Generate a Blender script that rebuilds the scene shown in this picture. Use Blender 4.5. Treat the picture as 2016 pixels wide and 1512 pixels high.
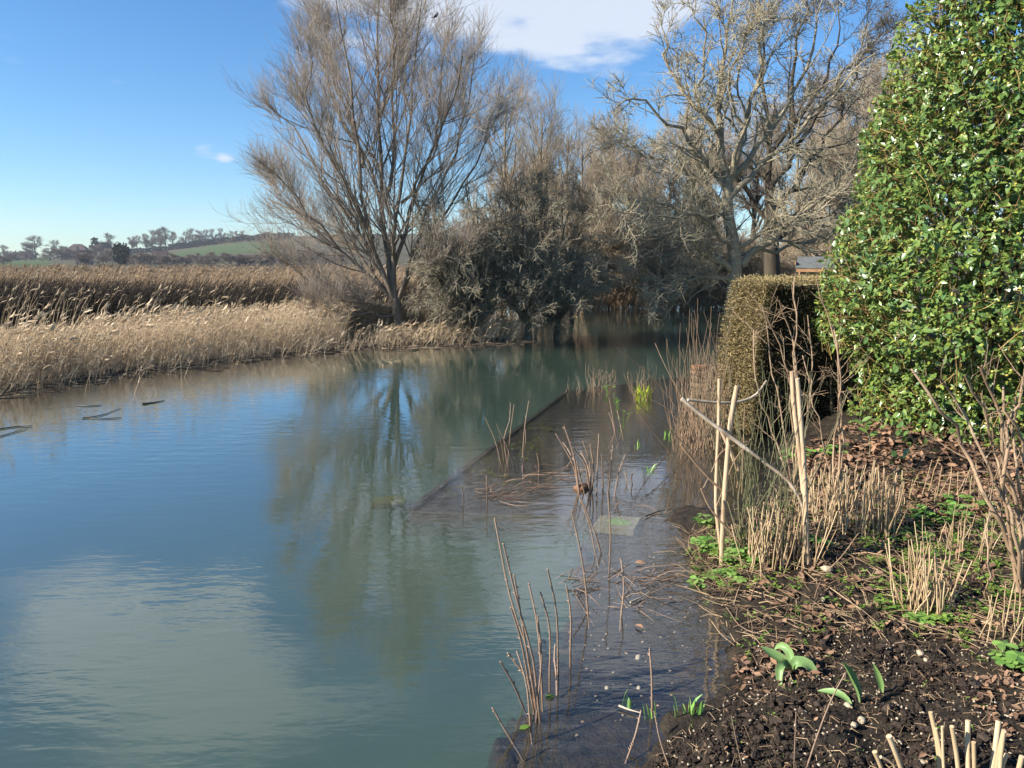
import bpy, math, random
import numpy as np

random.seed(11)
rng = np.random.default_rng(11)
S = bpy.context.scene
COL = S.collection
for o in list(bpy.data.objects):
    bpy.data.objects.remove(o)

# ------------------------------------------------------------------ camera, world, sun, exposure
F, HZ, CX, CY, EYE = 1480.0, 515.0, 1008.0, 756.0, 1.8
TH = math.atan((CY - HZ) / F)
cam_d = bpy.data.cameras.new("camera")
cam_d.sensor_width = 36.0
cam_d.lens = F / 2016.0 * 36.0
cam_d.clip_start, cam_d.clip_end = 0.05, 6000.0
cam = bpy.data.objects.new("camera", cam_d)
COL.objects.link(cam)
cam.location = (0, 0, EYE)
cam.rotation_euler = (math.pi / 2 - TH, 0, 0)
S.camera = cam

SUN_EL, SUN_AZ = math.radians(30.0), math.radians(-107.0)      # azimuth from +Y, clockwise seen from above
sdir = np.array([math.sin(SUN_AZ) * math.cos(SUN_EL), math.cos(SUN_AZ) * math.cos(SUN_EL), math.sin(SUN_EL)])
sun_d = bpy.data.lights.new("sun", "SUN")
sun_d.energy, sun_d.angle, sun_d.color = 5.0, math.radians(0.55), (1.0, 0.94, 0.84)
sun = bpy.data.objects.new("sun", sun_d)
COL.objects.link(sun)
sun.rotation_euler = (math.pi / 2 - SUN_EL, 0, math.atan2(sdir[0], -sdir[1]))
sun.location = (-20, 0, 30)

S.view_settings.view_transform = "Standard"
S.view_settings.look = "None"
S.view_settings.exposure = 1.0
S.view_settings.gamma = 1.0
S.view_settings.use_curve_mapping = False
S.render.engine = "CYCLES"
S.cycles.max_bounces = 7
S.cycles.diffuse_bounces = 2
S.cycles.glossy_bounces = 3
S.cycles.transmission_bounces = 4
S.cycles.transparent_max_bounces = 16
S.cycles.caustics_reflective = False
S.cycles.caustics_refractive = False
S.cycles.use_denoising = True


def nt_new(tree, kind, **kw):
    n = tree.nodes.new(kind)
    for k, v in kw.items():
        setattr(n, k, v)
    return n


def math_node(nt, op, a, b=None, clamp=False):
    n = nt.nodes.new("ShaderNodeMath")
    n.operation = op
    n.use_clamp = clamp
    for i, v in enumerate((a, b)):
        if v is None:
            continue
        if isinstance(v, (int, float)):
            n.inputs[i].default_value = v
        else:
            nt.links.new(v, n.inputs[i])
    return n.outputs[0]


def dir_of(px, py):
    a = np.array([px - CX, F * math.cos(TH) + (CY - py) * math.sin(TH), -F * math.sin(TH) + (CY - py) * math.cos(TH)])
    return a / np.linalg.norm(a)


def build_world():
    w = bpy.data.worlds.new("World")
    S.world = w
    w.use_nodes = True
    nt = w.node_tree
    nt.nodes.clear()
    out = nt_new(nt, "ShaderNodeOutputWorld")
    bg = nt_new(nt, "ShaderNodeBackground")
    bg.inputs["Strength"].default_value = 0.077
    nt.links.new(bg.outputs[0], out.inputs[0])
    sky = nt_new(nt, "ShaderNodeTexSky")
    sky.sky_type = "NISHITA"
    sky.sun_disc = False
    sky.sun_elevation = SUN_EL
    sky.sun_rotation = SUN_AZ
    sky.altitude = 20.0
    sky.air_density, sky.dust_density, sky.ozone_density = 1.0, 0.1, 1.5
    sat = nt_new(nt, "ShaderNodeHueSaturation")
    sat.inputs["Saturation"].default_value = 1.12
    cool = nt_new(nt, "ShaderNodeMix", data_type="RGBA", blend_type="MULTIPLY")
    cool.inputs[0].default_value = 1.0
    cool.inputs[7].default_value = (0.72, 0.93, 1.16, 1)
    nt.links.new(sky.outputs[0], cool.inputs[6])
    nt.links.new(cool.outputs[2], sat.inputs["Color"])
    tc = nt_new(nt, "ShaderNodeTexCoord")
    sep = nt_new(nt, "ShaderNodeSeparateXYZ")
    nt.links.new(tc.outputs["Generated"], sep.inputs[0])
    # cloud layer: the view direction projected on a flat ceiling
    zc = math_node(nt, "ADD", math_node(nt, "MAXIMUM", sep.outputs[2], 0.0), 0.10)
    cx = math_node(nt, "DIVIDE", sep.outputs[0], zc)
    cy = math_node(nt, "DIVIDE", sep.outputs[1], zc)
    comb = nt_new(nt, "ShaderNodeCombineXYZ")
    nt.links.new(cx, comb.inputs[0])
    nt.links.new(cy, comb.inputs[1])
    n1 = nt_new(nt, "ShaderNodeTexNoise")
    n1.inputs["Scale"].default_value = 2.9
    n1.inputs["Detail"].default_value = 7.0
    n1.inputs["Roughness"].default_value = 0.52
    nt.links.new(comb.outputs[0], n1.inputs["Vector"])
    dens = math_node(nt, "SUBTRACT", math_node(nt, "MULTIPLY", n1.outputs["Fac"], 2.6), 1.3 + 0.47)
    # the banks of cumulus the photograph and its reflection show, by direction
    blobs = [((1080, -80), 0.18, 0.32), ((1200, 10), 0.08, 0.30), ((930, -40), 0.13, 0.30), ((760, -30), 0.10, 0.34), ((640, 5), 0.065, 0.34), ((1330, 20), 0.06, 0.26),
             ((1420, -160), 0.16, 0.26), ((360, -230), 0.06, 0.36), ((90, -330), 0.09, 0.40), ((-150, -380), 0.13, 0.40), ((420, -420), 0.11, 0.38),
             ((160, -580), 0.14, 0.40), ((680, -240), 0.08, 0.30), ((600, -620), 0.10, 0.26), ((1790, 40), 0.07, 0.24),
             ((405, 297), 0.024, 0.36), ((170, 303), 0.013, 0.32), ((448, 318), 0.014, 0.28), ((8, 85), 0.026, 0.36), ((1200, -520), 0.24, 0.36)]
    for (px, py), rad, amp in blobs:
        d = dir_of(px, py)
        vm = nt_new(nt, "ShaderNodeVectorMath", operation="DISTANCE")
        nt.links.new(tc.outputs["Generated"], vm.inputs[0])
        vm.inputs[1].default_value = tuple(d)
        mr = nt_new(nt, "ShaderNodeMapRange", interpolation_type="SMOOTHSTEP")
        nt.links.new(vm.outputs["Value"], mr.inputs["Value"])
        mr.inputs["From Min"].default_value = 0.0
        mr.inputs["From Max"].default_value = rad * 1.45
        mr.inputs["To Min"].default_value = amp * 1.6 + 0.18
        mr.inputs["To Max"].default_value = 0.0
        dens = math_node(nt, "ADD", dens, mr.outputs[0])
    mr = nt_new(nt, "ShaderNodeMapRange", interpolation_type="SMOOTHSTEP")
    nt.links.new(dens, mr.inputs["Value"])
    mr.inputs["From Min"].default_value = 0.02
    mr.inputs["From Max"].default_value = 0.72
    fade = nt_new(nt, "ShaderNodeMapRange")
    nt.links.new(sep.outputs[2], fade.inputs["Value"])
    fade.inputs["From Min"].default_value = 0.02
    fade.inputs["From Max"].default_value = 0.10
    mask = math_node(nt, "MULTIPLY", mr.outputs[0], fade.outputs[0], clamp=True)
    mask = math_node(nt, "MULTIPLY", mask, 0.84)
    ramp = nt_new(nt, "ShaderNodeValToRGB")
    ramp.color_ramp.elements[0].position = 0.25
    ramp.color_ramp.elements[0].color = (4.7, 5.4, 6.6, 1)
    ramp.color_ramp.elements[1].position = 0.8
    ramp.color_ramp.elements[1].color = (5.4, 5.8, 6.5, 1)
    nt.links.new(mask, ramp.inputs[0])
    mix = nt_new(nt, "ShaderNodeMix", data_type="RGBA")
    nt.links.new(mask, mix.inputs[0])
    nt.links.new(sat.outputs[0], mix.inputs[6])
    nt.links.new(ramp.outputs[0], mix.inputs[7])
    nt.links.new(mix.outputs[2], bg.inputs["Color"])


build_world()


# ------------------------------------------------------------------ helpers
def unit(v):
    return v / np.maximum(np.linalg.norm(v, axis=-1, keepdims=True), 1e-9)


def ray(px, py):
    return np.array([px - CX, F * math.cos(TH) + (CY - py) * math.sin(TH), -F * math.sin(TH) + (CY - py) * math.cos(TH)])


def at(px, py, z=0.0):
    d = ray(px, py)
    return np.array([0, 0, EYE]) + d * ((z - EYE) / d[2])


def aty(px, py, Y):
    d = ray(px, py)
    return np.array([0, 0, EYE]) + d * (Y / d[1])


def vnoise(p, seed=0):
    """value noise in [0,1]; p is (N,2) or (N,3)"""
    p = np.asarray(p, float)
    dim = p.shape[1]
    i = np.floor(p).astype(np.int64)
    f = p - i
    f = f * f * (3 - 2 * f)
    out = np.zeros(len(p))
    for c in range(2 ** dim):
        off = [(c >> k) & 1 for k in range(dim)]
        h = np.full(len(p), seed * 7919 + 13, np.int64)
        w = np.ones(len(p))
        for k in range(dim):
            h = (h * 374761393 + (i[:, k] + off[k]) * (668265263 + 97 * k)) & 0xFFFFFFFF
            h = ((h ^ (h >> 13)) * 1274126177) & 0xFFFFFFFF
            w = w * (f[:, k] if off[k] else 1 - f[:, k])
        h = h ^ (h >> 16)
        out += w * (h & 0xFFFF) / 65535.0
    return out


def fbm(p, octv=4, seed=0, gain=0.5):
    s, a, n = 0, 1.0, 0
    for k in range(octv):
        s = s + a * vnoise(p * 2.0 ** k + 17.3 * k, seed + k)
        n += a
        a *= gain
    return s / n


class MB:
    """collects numpy pieces and links them as ONE mesh object"""

    def __init__(self):
        self.V, self.T, self.Q, self.tint, self.tm, self.qm, self.n = [], [], [], [], [], [], 0

    def add(self, V, Fc, tint=0.5, mi=0):
        V = np.asarray(V, float).reshape(-1, 3)
        Fc = np.asarray(Fc, np.int64)
        if len(V) == 0 or len(Fc) == 0:
            return self
        self.V.append(V)
        self.tint.append(np.broadcast_to(np.asarray(tint, float), (len(V),)).copy())
        if Fc.shape[1] == 3:
            self.T.append(Fc + self.n)
            self.tm.append(np.full(len(Fc), mi))
        else:
            self.Q.append(Fc + self.n)
            self.qm.append(np.full(len(Fc), mi))
        self.n += len(V)
        return self

    def data(self, name, mats, off=(0, 0, 0), smooth=True):
        V = np.concatenate(self.V) - np.asarray(off)
        T = np.concatenate(self.T) if self.T else np.zeros((0, 3), np.int64)
        Q = np.concatenate(self.Q) if self.Q else np.zeros((0, 4), np.int64)
        me = bpy.data.meshes.new(name)
        me.vertices.add(len(V))
        me.vertices.foreach_set("co", V.astype(np.float32).ravel())
        nl = len(T) * 3 + len(Q) * 4
        me.loops.add(nl)
        me.polygons.add(len(T) + len(Q))
        me.loops.foreach_set("vertex_index", np.concatenate([T.ravel(), Q.ravel()]).astype(np.int32))
        st = np.concatenate([np.arange(len(T)) * 3, len(T) * 3 + np.arange(len(Q)) * 4]).astype(np.int32)
        me.polygons.foreach_set("loop_start", st)
        me.polygons.foreach_set("material_index", np.concatenate(self.tm + self.qm).astype(np.int32))
        me.polygons.foreach_set("use_smooth", np.full(len(T) + len(Q), smooth))
        a = me.attributes.new("tint", "FLOAT", "POINT")
        a.data.foreach_set("value", np.concatenate(self.tint).astype(np.float32))
        for m in (mats if isinstance(mats, (list, tuple)) else [mats]):
            me.materials.append(m)
        me.update(calc_edges=True)
        return me

    def build(self, name, mats, parent=None, smooth=True, loc=None):
        off = np.array(parent.location) if parent is not None else (np.asarray(loc) if loc is not None else np.zeros(3))
        me = self.data(name, mats, off, smooth)
        o = bpy.data.objects.new(name, me)
        COL.objects.link(o)
        if parent is not None:
            o.parent = parent
        elif loc is not None:
            o.location = loc
        return o


def link_mesh(name, me, parent=None):
    o = bpy.data.objects.new(name, me)
    COL.objects.link(o)
    o.parent = parent
    return o


def tag(o, label=None, cat=None, group=None, kind=None):
    if label:
        o["label"] = label
    if cat:
        o["category"] = cat
    if group:
        o["group"] = group
    if kind:
        o["kind"] = kind
    return o


def thing(name, label, cat, loc=(0, 0, 0), group=None):
    o = bpy.data.objects.new(name, None)
    COL.objects.link(o)
    o.location = tuple(float(v) for v in loc)
    return tag(o, label, cat, group)


def copy_tree(root, loc, rz, sc, label, group=None):
    r = root.copy()
    COL.objects.link(r)
    r.location = loc
    r.rotation_euler = (0, 0, rz)
    r.scale = sc
    r["label"] = label
    if group:
        r["group"] = group
    for ch in list(root.children):
        c = ch.copy()
        COL.objects.link(c)
        c.parent = r
    return r


# ---- geometry generators
def tubes(P, R, sides=3):
    """P (N,K,3), R (N,K) -> verts, quads"""
    P = np.asarray(P, float)
    R = np.asarray(R, float)
    if P.ndim == 2:
        P, R = P[None], R[None]
    N, K, _ = P.shape
    T = unit(np.gradient(P, axis=1))
    ref = unit(np.cross(unit(P[:, -1] - P[:, 0]), unit(rng.normal(size=(N, 3)))))[:, None]
    U = unit(ref - (ref * T).sum(-1, keepdims=True) * T)
    W = np.cross(T, U)
    a = np.arange(sides) * 2 * np.pi / sides
    V = P[:, :, None] + R[:, :, None, None] * (np.cos(a)[None, None, :, None] * U[:, :, None] + np.sin(a)[None, None, :, None] * W[:, :, None])
    base = (np.arange(N) * K * sides)[:, None, None] + (np.arange(K - 1) * sides)[None, :, None]
    i = np.arange(sides)[None, None]
    j = (np.arange(sides) + 1) % sides
    j = j[None, None]
    Q = np.stack([base + i, base + j, base + sides + j, base + sides + i], -1).reshape(-1, 4)
    return V.reshape(-1, 3), Q


def tube_tint(P, sides, t):
    """repeat one value per tube over its verts"""
    N, K = P.shape[:2]
    return np.repeat(np.broadcast_to(t, (N,)), K * sides)


def leaves(pos, d, nrm, L, Wd, prof=((0, 0.12), (0.3, 0.95), (0.68, 0.85), (1, 0.04)), curl=0.15, fold=0.2):
    """leaf blades with midrib; pos, d (axis), nrm (upper side), all (N,3)"""
    N = len(pos)
    d = unit(d)
    nrm = unit(nrm - (nrm * d).sum(-1, keepdims=True) * d)
    sd = np.cross(d, nrm)
    L = np.broadcast_to(L, (N,))
    Wd = np.broadcast_to(Wd, (N,))
    curl = np.broadcast_to(curl, (N,))
    rows = []
    for t, w in prof:
        c = pos + d * (L * t)[:, None] - nrm * (L * curl * t * t)[:, None]
        h = (Wd * 0.5 * w)
        up = nrm * (h * fold)[:, None]
        rows.append(np.stack([c - sd * h[:, None] + up, c, c + sd * h[:, None] + up], 1))
    V = np.stack(rows, 1)                                   # N, rows, 3, 3
    K = len(prof)
    b = (np.arange(N) * K * 3)[:, None, None] + (np.arange(K - 1) * 3)[None, :, None] + np.arange(2)[None, None]
    Q = np.stack([b, b + 1, b + 4, b + 3], -1).reshape(-1, 4)
    return V.reshape(-1, 3), Q, K * 3


def ribbons(P, W, side):
    """flat blades: P (N,K,3), W (N,K), side (N,3)"""
    N, K, _ = P.shape
    side = unit(side)[:, None]
    V = np.stack([P - side * W[..., None] / 2, P + side * W[..., None] / 2], 2)
    b = (np.arange(N) * K * 2)[:, None] + (np.arange(K - 1) * 2)[None]
    Q = np.stack([b, b + 1, b + 3, b + 2], -1).reshape(-1, 4)
    return V.reshape(-1, 3), Q


ICO_V = None


def ico():
    global ICO_V, ICO_F
    if ICO_V is None:
        t = (1 + 5 ** 0.5) / 2
        ICO_V = unit(np.array([[-1, t, 0], [1, t, 0], [-1, -t, 0], [1, -t, 0], [0, -1, t], [0, 1, t], [0, -1, -t], [0, 1, -t], [t, 0, -1], [t, 0, 1], [-t, 0, -1], [-t, 0, 1]], float))
        ICO_F = np.array([[0, 11, 5], [0, 5, 1], [0, 1, 7], [0, 7, 10], [0, 10, 11], [1, 5, 9], [5, 11, 4], [11, 10, 2], [10, 7, 6], [7, 1, 8], [3, 9, 4], [3, 4, 2], [3, 2, 6], [3, 6, 8], [3, 8, 9], [4, 9, 5], [2, 4, 11], [6, 2, 10], [8, 6, 7], [9, 8, 1]])
    return ICO_V, ICO_F


def lumps(pos, rad, jit=0.3, squash=(1, 1, 0.8)):
    v, f = ico()
    N = len(pos)
    rad = np.broadcast_to(rad, (N,))
    a = rng.uniform(0, 6.28, N)
    V = v[None] * (1 + rng.uniform(-jit, jit, (N, 12, 1))) * np.array(squash)[None, None] * rng.uniform(0.7, 1.3, (N, 1, 3))
    c, s = np.cos(a)[:, None], np.sin(a)[:, None]
    V = np.stack([V[..., 0] * c - V[..., 1] * s, V[..., 0] * s + V[..., 1] * c, V[..., 2]], -1)
    V = V * rad[:, None, None] + pos[:, None]
    Fc = (np.arange(N) * 12)[:, None, None] + f[None]
    return V.reshape(-1, 3), Fc.reshape(-1, 3)


def box(c, sx, sy, sz, rz=0.0, jit=0.0):
    v = np.array([[x, y, z] for z in (-1, 1) for y in (-1, 1) for x in (-1, 1)], float) * 0.5 * np.array([sx, sy, sz])
    v += rng.uniform(-jit, jit, v.shape) if jit else 0
    ca, sa = math.cos(rz), math.sin(rz)
    v = np.stack([v[:, 0] * ca - v[:, 1] * sa, v[:, 0] * sa + v[:, 1] * ca, v[:, 2]], 1) + np.asarray(c)
    f = np.array([[0, 2, 3, 1], [4, 5, 7, 6], [0, 1, 5, 4], [2, 6, 7, 3], [0, 4, 6, 2], [1, 3, 7, 5]])
    return v, f


def resample(pts, K, sm=True):
    pts = np.asarray(pts, float)
    seg = np.linalg.norm(np.diff(pts, axis=0), axis=1)
    s = np.concatenate([[0], np.cumsum(seg)])
    t = np.linspace(0, s[-1], K)
    if not sm or len(pts) < 3:
        return np.stack([np.interp(t, s, pts[:, k]) for k in range(3)], 1)
    m = np.gradient(pts, s, axis=0)
    idx = np.clip(np.searchsorted(s, t, side="right") - 1, 0, len(pts) - 2)
    h = (s[idx + 1] - s[idx])[:, None]
    u = ((t - s[idx])[:, None]) / h
    return ((2 * u ** 3 - 3 * u ** 2 + 1) * pts[idx] + (u ** 3 - 2 * u ** 2 + u) * h * m[idx]
            + (-2 * u ** 3 + 3 * u ** 2) * pts[idx + 1] + (u ** 3 - u ** 2) * h * m[idx + 1])


def spawn(P, R, n, t0, t1, ang, asd, lmin, lmax, K, wig, trop, rr=0.55, rmin=0.003, taper=0.25, rel=None, tpow=1.0, lfall=0.5, keep=None):
    """children branches of polylines P (N,K,3)"""
    N, KP, _ = P.shape
    t = t0 + (t1 - t0) * rng.uniform(0, 1, (N, n)) ** tpow
    x = t * (KP - 1)
    i = np.clip(np.floor(x).astype(int), 0, KP - 2)
    f = (x - i)[..., None]
    r = np.arange(N)[:, None]
    base = P[r, i] * (1 - f) + P[r, i + 1] * f
    T = unit(P[r, i + 1] - P[r, i])
    rb = R[r, i] * (1 - f[..., 0]) + R[r, i + 1] * f[..., 0]
    plen = np.linalg.norm(np.diff(P, axis=1), axis=-1).sum(1)[:, None]
    q = rng.normal(size=(N, n, 3))
    q = unit(q - (q * T).sum(-1, keepdims=True) * T)
    a = rng.normal(ang, asd, (N, n))[..., None]
    D = unit(np.cos(a) * T + np.sin(a) * q)
    L = rng.uniform(lmin, lmax, (N, n)) * (1 - lfall * t)
    if rel:
        L = L * plen
    base, D, L, rb = base.reshape(-1, 3), D.reshape(-1, 3), L.reshape(-1), rb.reshape(-1)
    if keep is not None:
        k = keep(base, D, L)
        base, D, L, rb = base[k], D[k], L[k], rb[k]
    M = len(base)
    pts = [base]
    cur = D
    st = (L / (K - 1))[:, None]
    for k in range(K - 1):
        cur = unit(cur + rng.normal(size=(M, 3)) * wig + np.asarray(trop) * (1.0 / (K - 1)))
        pts.append(pts[-1] + cur * st)
    C = np.stack(pts, 1)
    r0 = np.maximum(rb * rr, rmin)
    CR = r0[:, None] * np.linspace(1, taper, K)[None]
    CR = np.maximum(CR, rmin * 0.6)
    return C, CR


# ---- materials
MATS = {}


def mk(name, c1, c2=None, scale=20.0, rough=0.75, spec=0.3, tint=None, bump=0.0, bscale=None, stretch=None, transl=0.0, objspace=True, c3=None):
    """principled with noise between c1 and c2; tint: colour reached as the 'tint' attribute goes to 1"""
    m = bpy.data.materials.new(name)
    m.use_nodes = True
    nt = m.node_tree
    b = nt.nodes["Principled BSDF"]
    out = nt.nodes["Material Output"]
    b.inputs["Roughness"].default_value = rough
    b.inputs["Specular IOR Level"].default_value = spec
    tc = nt_new(nt, "ShaderNodeTexCoord")
    vec = tc.outputs["Object"]
    if stretch:
        mp = nt_new(nt, "ShaderNodeMapping")
        mp.inputs["Scale"].default_value = stretch
        nt.links.new(vec, mp.inputs[0])
        vec = mp.outputs[0]
    nz = nt_new(nt, "ShaderNodeTexNoise")
    nz.inputs["Scale"].default_value = scale
    nz.inputs["Detail"].default_value = 5.0
    nz.inputs["Roughness"].default_value = 0.6
    nt.links.new(vec, nz.inputs["Vector"])
    ramp = nt_new(nt, "ShaderNodeValToRGB")
    ramp.color_ramp.elements[0].position = 0.34
    ramp.color_ramp.elements[1].position = 0.66
    ramp.color_ramp.elements[0].color = (*c1, 1)
    ramp.color_ramp.elements[1].color = (*(c2 or c1), 1)
    if c3:
        e = ramp.color_ramp.elements.new(0.5)
        e.color = (*c3, 1)
    nt.links.new(nz.outputs["Fac"], ramp.inputs[0])
    col = ramp.outputs[0]
    if tint:
        at_ = nt_new(nt, "ShaderNodeAttribute", attribute_name="tint")
        mx = nt_new(nt, "ShaderNodeMix", data_type="RGBA")
        nt.links.new(at_.outputs["Fac"], mx.inputs[0])
        nt.links.new(col, mx.inputs[6])
        mx.inputs[7].default_value = (*tint, 1)
        col = mx.outputs[2]
    nt.links.new(col, b.inputs["Base Color"])
    if bump:
        bp = nt_new(nt, "ShaderNodeBump")
        bp.inputs["Strength"].default_value = bump
        bp.inputs["Distance"].default_value = 0.02
        if bscale:
            nb = nt_new(nt, "ShaderNodeTexNoise")
            nb.inputs["Scale"].default_value = bscale
            nb.inputs["Detail"].default_value = 6.0
            nt.links.new(vec, nb.inputs["Vector"])
            nt.links.new(nb.outputs["Fac"], bp.inputs["Height"])
        else:
            nt.links.new(nz.outputs["Fac"], bp.inputs["Height"])
        nt.links.new(bp.outputs[0], b.inputs["Normal"])
    if transl:
        tr = nt_new(nt, "ShaderNodeBsdfTranslucent")
        nt.links.new(col, tr.inputs[0])
        ms = nt_new(nt, "ShaderNodeMixShader")
        ms.inputs[0].default_value = transl
        nt.links.new(b.outputs[0], ms.inputs[1])
        nt.links.new(tr.outputs[0], ms.inputs[2])
        nt.links.new(ms.outputs[0], out.inputs[0])
    MATS[name] = m
    return m


M_soil = mk("soil", (0.014, 0.0105, 0.007), (0.045, 0.033, 0.021), 16, 0.85, 0.25, bump=0.6, bscale=70)
M_clod = mk("soil_clod", (0.016, 0.011, 0.008), (0.045, 0.031, 0.022), 30, 0.9, 0.2, tint=(0.075, 0.054, 0.04), bump=0.5, bscale=90)
M_ground = mk("marsh_ground", (0.05, 0.04, 0.025), (0.12, 0.09, 0.05), 0.4, 0.95, 0.1)
M_reed = mk("reed", (0.70, 0.56, 0.385), (0.83, 0.69, 0.50), 1.2, 0.6, 0.35, tint=(0.60, 0.45, 0.28), transl=0.28)
M_reedfar = mk("reed_far", (0.44, 0.32, 0.20), (0.58, 0.43, 0.28), 0.4, 0.7, 0.2, tint=(0.32, 0.21, 0.12), transl=0.15)
M_sedge = mk("sedge", (0.022, 0.016, 0.012), (0.055, 0.040, 0.027), 1.2, 0.75, 0.2, tint=(0.010, 0.008, 0.007))
M_debris = mk("reed_debris", (0.04, 0.026, 0.018), (0.11, 0.075, 0.05), 3, 0.8, 0.3, tint=(0.44, 0.33, 0.21))
M_willow = mk("willow_bark", (0.13, 0.10, 0.07), (0.25, 0.195, 0.14), 6, 0.85, 0.2, tint=(0.45, 0.375, 0.30), stretch=(1, 1, 0.3))
M_thorn = mk("thorn_bark", (0.075, 0.06, 0.042), (0.18, 0.15, 0.105), 5, 0.9, 0.15, tint=(0.44, 0.385, 0.275))
M_dark = mk("dark_bark", (0.035, 0.026, 0.02), (0.075, 0.06, 0.042), 6, 0.9, 0.15, tint=(0.17, 0.14, 0.095), stretch=(1, 1, 0.3))
M_walnut = mk("grey_bark", (0.18, 0.145, 0.095), (0.33, 0.275, 0.185), 4.5, 0.85, 0.2, tint=(0.46, 0.40, 0.27), stretch=(0.6, 0.6, 3.0), bump=0.3)
M_wood = mk("woodland_bark", (0.17, 0.135, 0.09), (0.30, 0.245, 0.165), 2, 0.9, 0.1, tint=(0.46, 0.37, 0.265))
M_fartree = mk("far_tree_bark", (0.12, 0.095, 0.08), (0.20, 0.16, 0.135), 0.3, 0.95, 0.05, tint=(0.26, 0.215, 0.18))
M_fargreen = mk("far_evergreen", (0.016, 0.024, 0.018), (0.035, 0.045, 0.032), 0.5, 0.95, 0.05, tint=(0.05, 0.06, 0.04))
M_leaf = mk("camellia_leaf", (0.075, 0.16, 0.046), (0.125, 0.23, 0.065), 9, 0.32, 0.65, tint=(0.32, 0.38, 0.06), transl=0.24)
M_twigy = mk("camellia_twig", (0.20, 0.12, 0.05), (0.34, 0.22, 0.10), 20, 0.7, 0.2, tint=(0.50, 0.42, 0.10))
M_core = mk("bush_inner", (0.012, 0.016, 0.008), (0.03, 0.028, 0.014), 12, 0.95, 0.05)
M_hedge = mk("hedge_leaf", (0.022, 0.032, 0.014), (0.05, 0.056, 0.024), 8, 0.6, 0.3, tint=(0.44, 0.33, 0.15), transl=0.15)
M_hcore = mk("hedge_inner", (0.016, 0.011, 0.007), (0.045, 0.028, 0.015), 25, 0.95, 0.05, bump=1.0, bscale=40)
M_pole = mk("pale_pole", (0.20, 0.135, 0.085), (0.62, 0.47, 0.32), 16, 0.65, 0.3, stretch=(1, 1, 0.25), tint=(0.46, 0.30, 0.17), bump=0.4, c3=(0.56, 0.41, 0.26))
M_branch = mk("grey_branch", (0.26, 0.19, 0.125), (0.68, 0.55, 0.40), 8, 0.65, 0.3, bump=0.3)
M_stem = mk("bare_stem", (0.20, 0.12, 0.07), (0.36, 0.235, 0.14), 18, 0.7, 0.25, tint=(0.42, 0.30, 0.19))
M_rose = mk("rose_stem", (0.12, 0.065, 0.042), (0.26, 0.16, 0.105), 30, 0.6, 0.35, tint=(0.36, 0.25, 0.17))
M_cane = mk("brown_cane", (0.26, 0.165, 0.095), (0.44, 0.31, 0.19), 12, 0.65, 0.3, tint=(0.20, 0.125, 0.08))
M_broom = mk("green_stem", (0.085, 0.11, 0.045), (0.19, 0.20, 0.10), 14, 0.6, 0.3, tint=(0.20, 0.17, 0.09))
M_stubble = mk("stubble_stem", (0.46, 0.33, 0.18), (0.70, 0.53, 0.33), 14, 0.6, 0.3, tint=(0.36, 0.235, 0.125), stretch=(1, 1, 0.2))
M_straw = mk("straw", (0.42, 0.28, 0.16), (0.62, 0.45, 0.27), 5, 0.75, 0.2, tint=(0.17, 0.105, 0.06))
M_litter = mk("leaf_litter", (0.24, 0.125, 0.065), (0.46, 0.27, 0.155), 7, 0.65, 0.3, tint=(0.10, 0.06, 0.04))
M_weed = mk("weed_leaf", (0.09, 0.20, 0.03), (0.16, 0.30, 0.05), 9, 0.55, 0.3, tint=(0.28, 0.40, 0.07), transl=0.3)
M_butter = mk("lobed_leaf", (0.12, 0.27, 0.045), (0.20, 0.38, 0.075), 10, 0.5, 0.35, tint=(0.32, 0.46, 0.12), transl=0.3)
M_blade = mk("shoot_blade", (0.16, 0.36, 0.06), (0.24, 0.48, 0.09), 8, 0.45, 0.4, tint=(0.42, 0.58, 0.16), transl=0.3)
M_tulip = mk("tulip_leaf", (0.14, 0.27, 0.075), (0.21, 0.36, 0.11), 7, 0.42, 0.4, tint=(0.42, 0.46, 0.22), transl=0.22)
M_yellow = mk("yellow_blade", (0.50, 0.50, 0.03), (0.64, 0.56, 0.05), 10, 0.5, 0.3, tint=(0.30, 0.50, 0.05), transl=0.3)
M_stone = mk("pale_stone", (0.34, 0.27, 0.18), (0.55, 0.46, 0.33), 25, 0.8, 0.2, bump=0.4)
M_slab = mk("algae_slab", (0.13, 0.11, 0.06), (0.21, 0.18, 0.10), 10, 0.8, 0.2, bump=0.2)
M_moss = mk("moss", (0.075, 0.078, 0.02), (0.15, 0.15, 0.035), 22, 0.95, 0.05, bump=0.6)
M_timber = mk("old_timber", (0.12, 0.09, 0.055), (0.24, 0.185, 0.115), 9, 0.8, 0.2, stretch=(0.3, 3, 3), bump=0.3, tint=(0.28, 0.105, 0.05))
M_wetwood = mk("wet_wood", (0.035, 0.026, 0.02), (0.085, 0.065, 0.05), 9, 0.5, 0.4, bump=0.3)
M_board = mk("shed_board", (0.31, 0.27, 0.13), (0.43, 0.37, 0.20), 5, 0.75, 0.2, stretch=(0.2, 2, 6), tint=(0.40, 0.24, 0.13))
M_felt = mk("roof_felt", (0.12, 0.125, 0.12), (0.17, 0.175, 0.165), 8, 0.9, 0.15)
M_fascia = mk("fascia_board", (0.32, 0.16, 0.075), (0.45, 0.26, 0.13), 6, 0.7, 0.2)
M_bird = mk("bird_feather", (0.012, 0.012, 0.014), (0.02, 0.02, 0.024), 20, 0.6, 0.3)
M_wall = mk("house_wall", (0.15, 0.11, 0.085), (0.22, 0.165, 0.13), 0.5, 0.9, 0.1)
M_wallp = mk("house_wall_pale", (0.36, 0.26, 0.20), (0.44, 0.33, 0.26), 0.5, 0.9, 0.1)
M_roof = mk("house_roof", (0.075, 0.055, 0.05), (0.12, 0.085, 0.075), 0.6, 0.9, 0.1)
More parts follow.
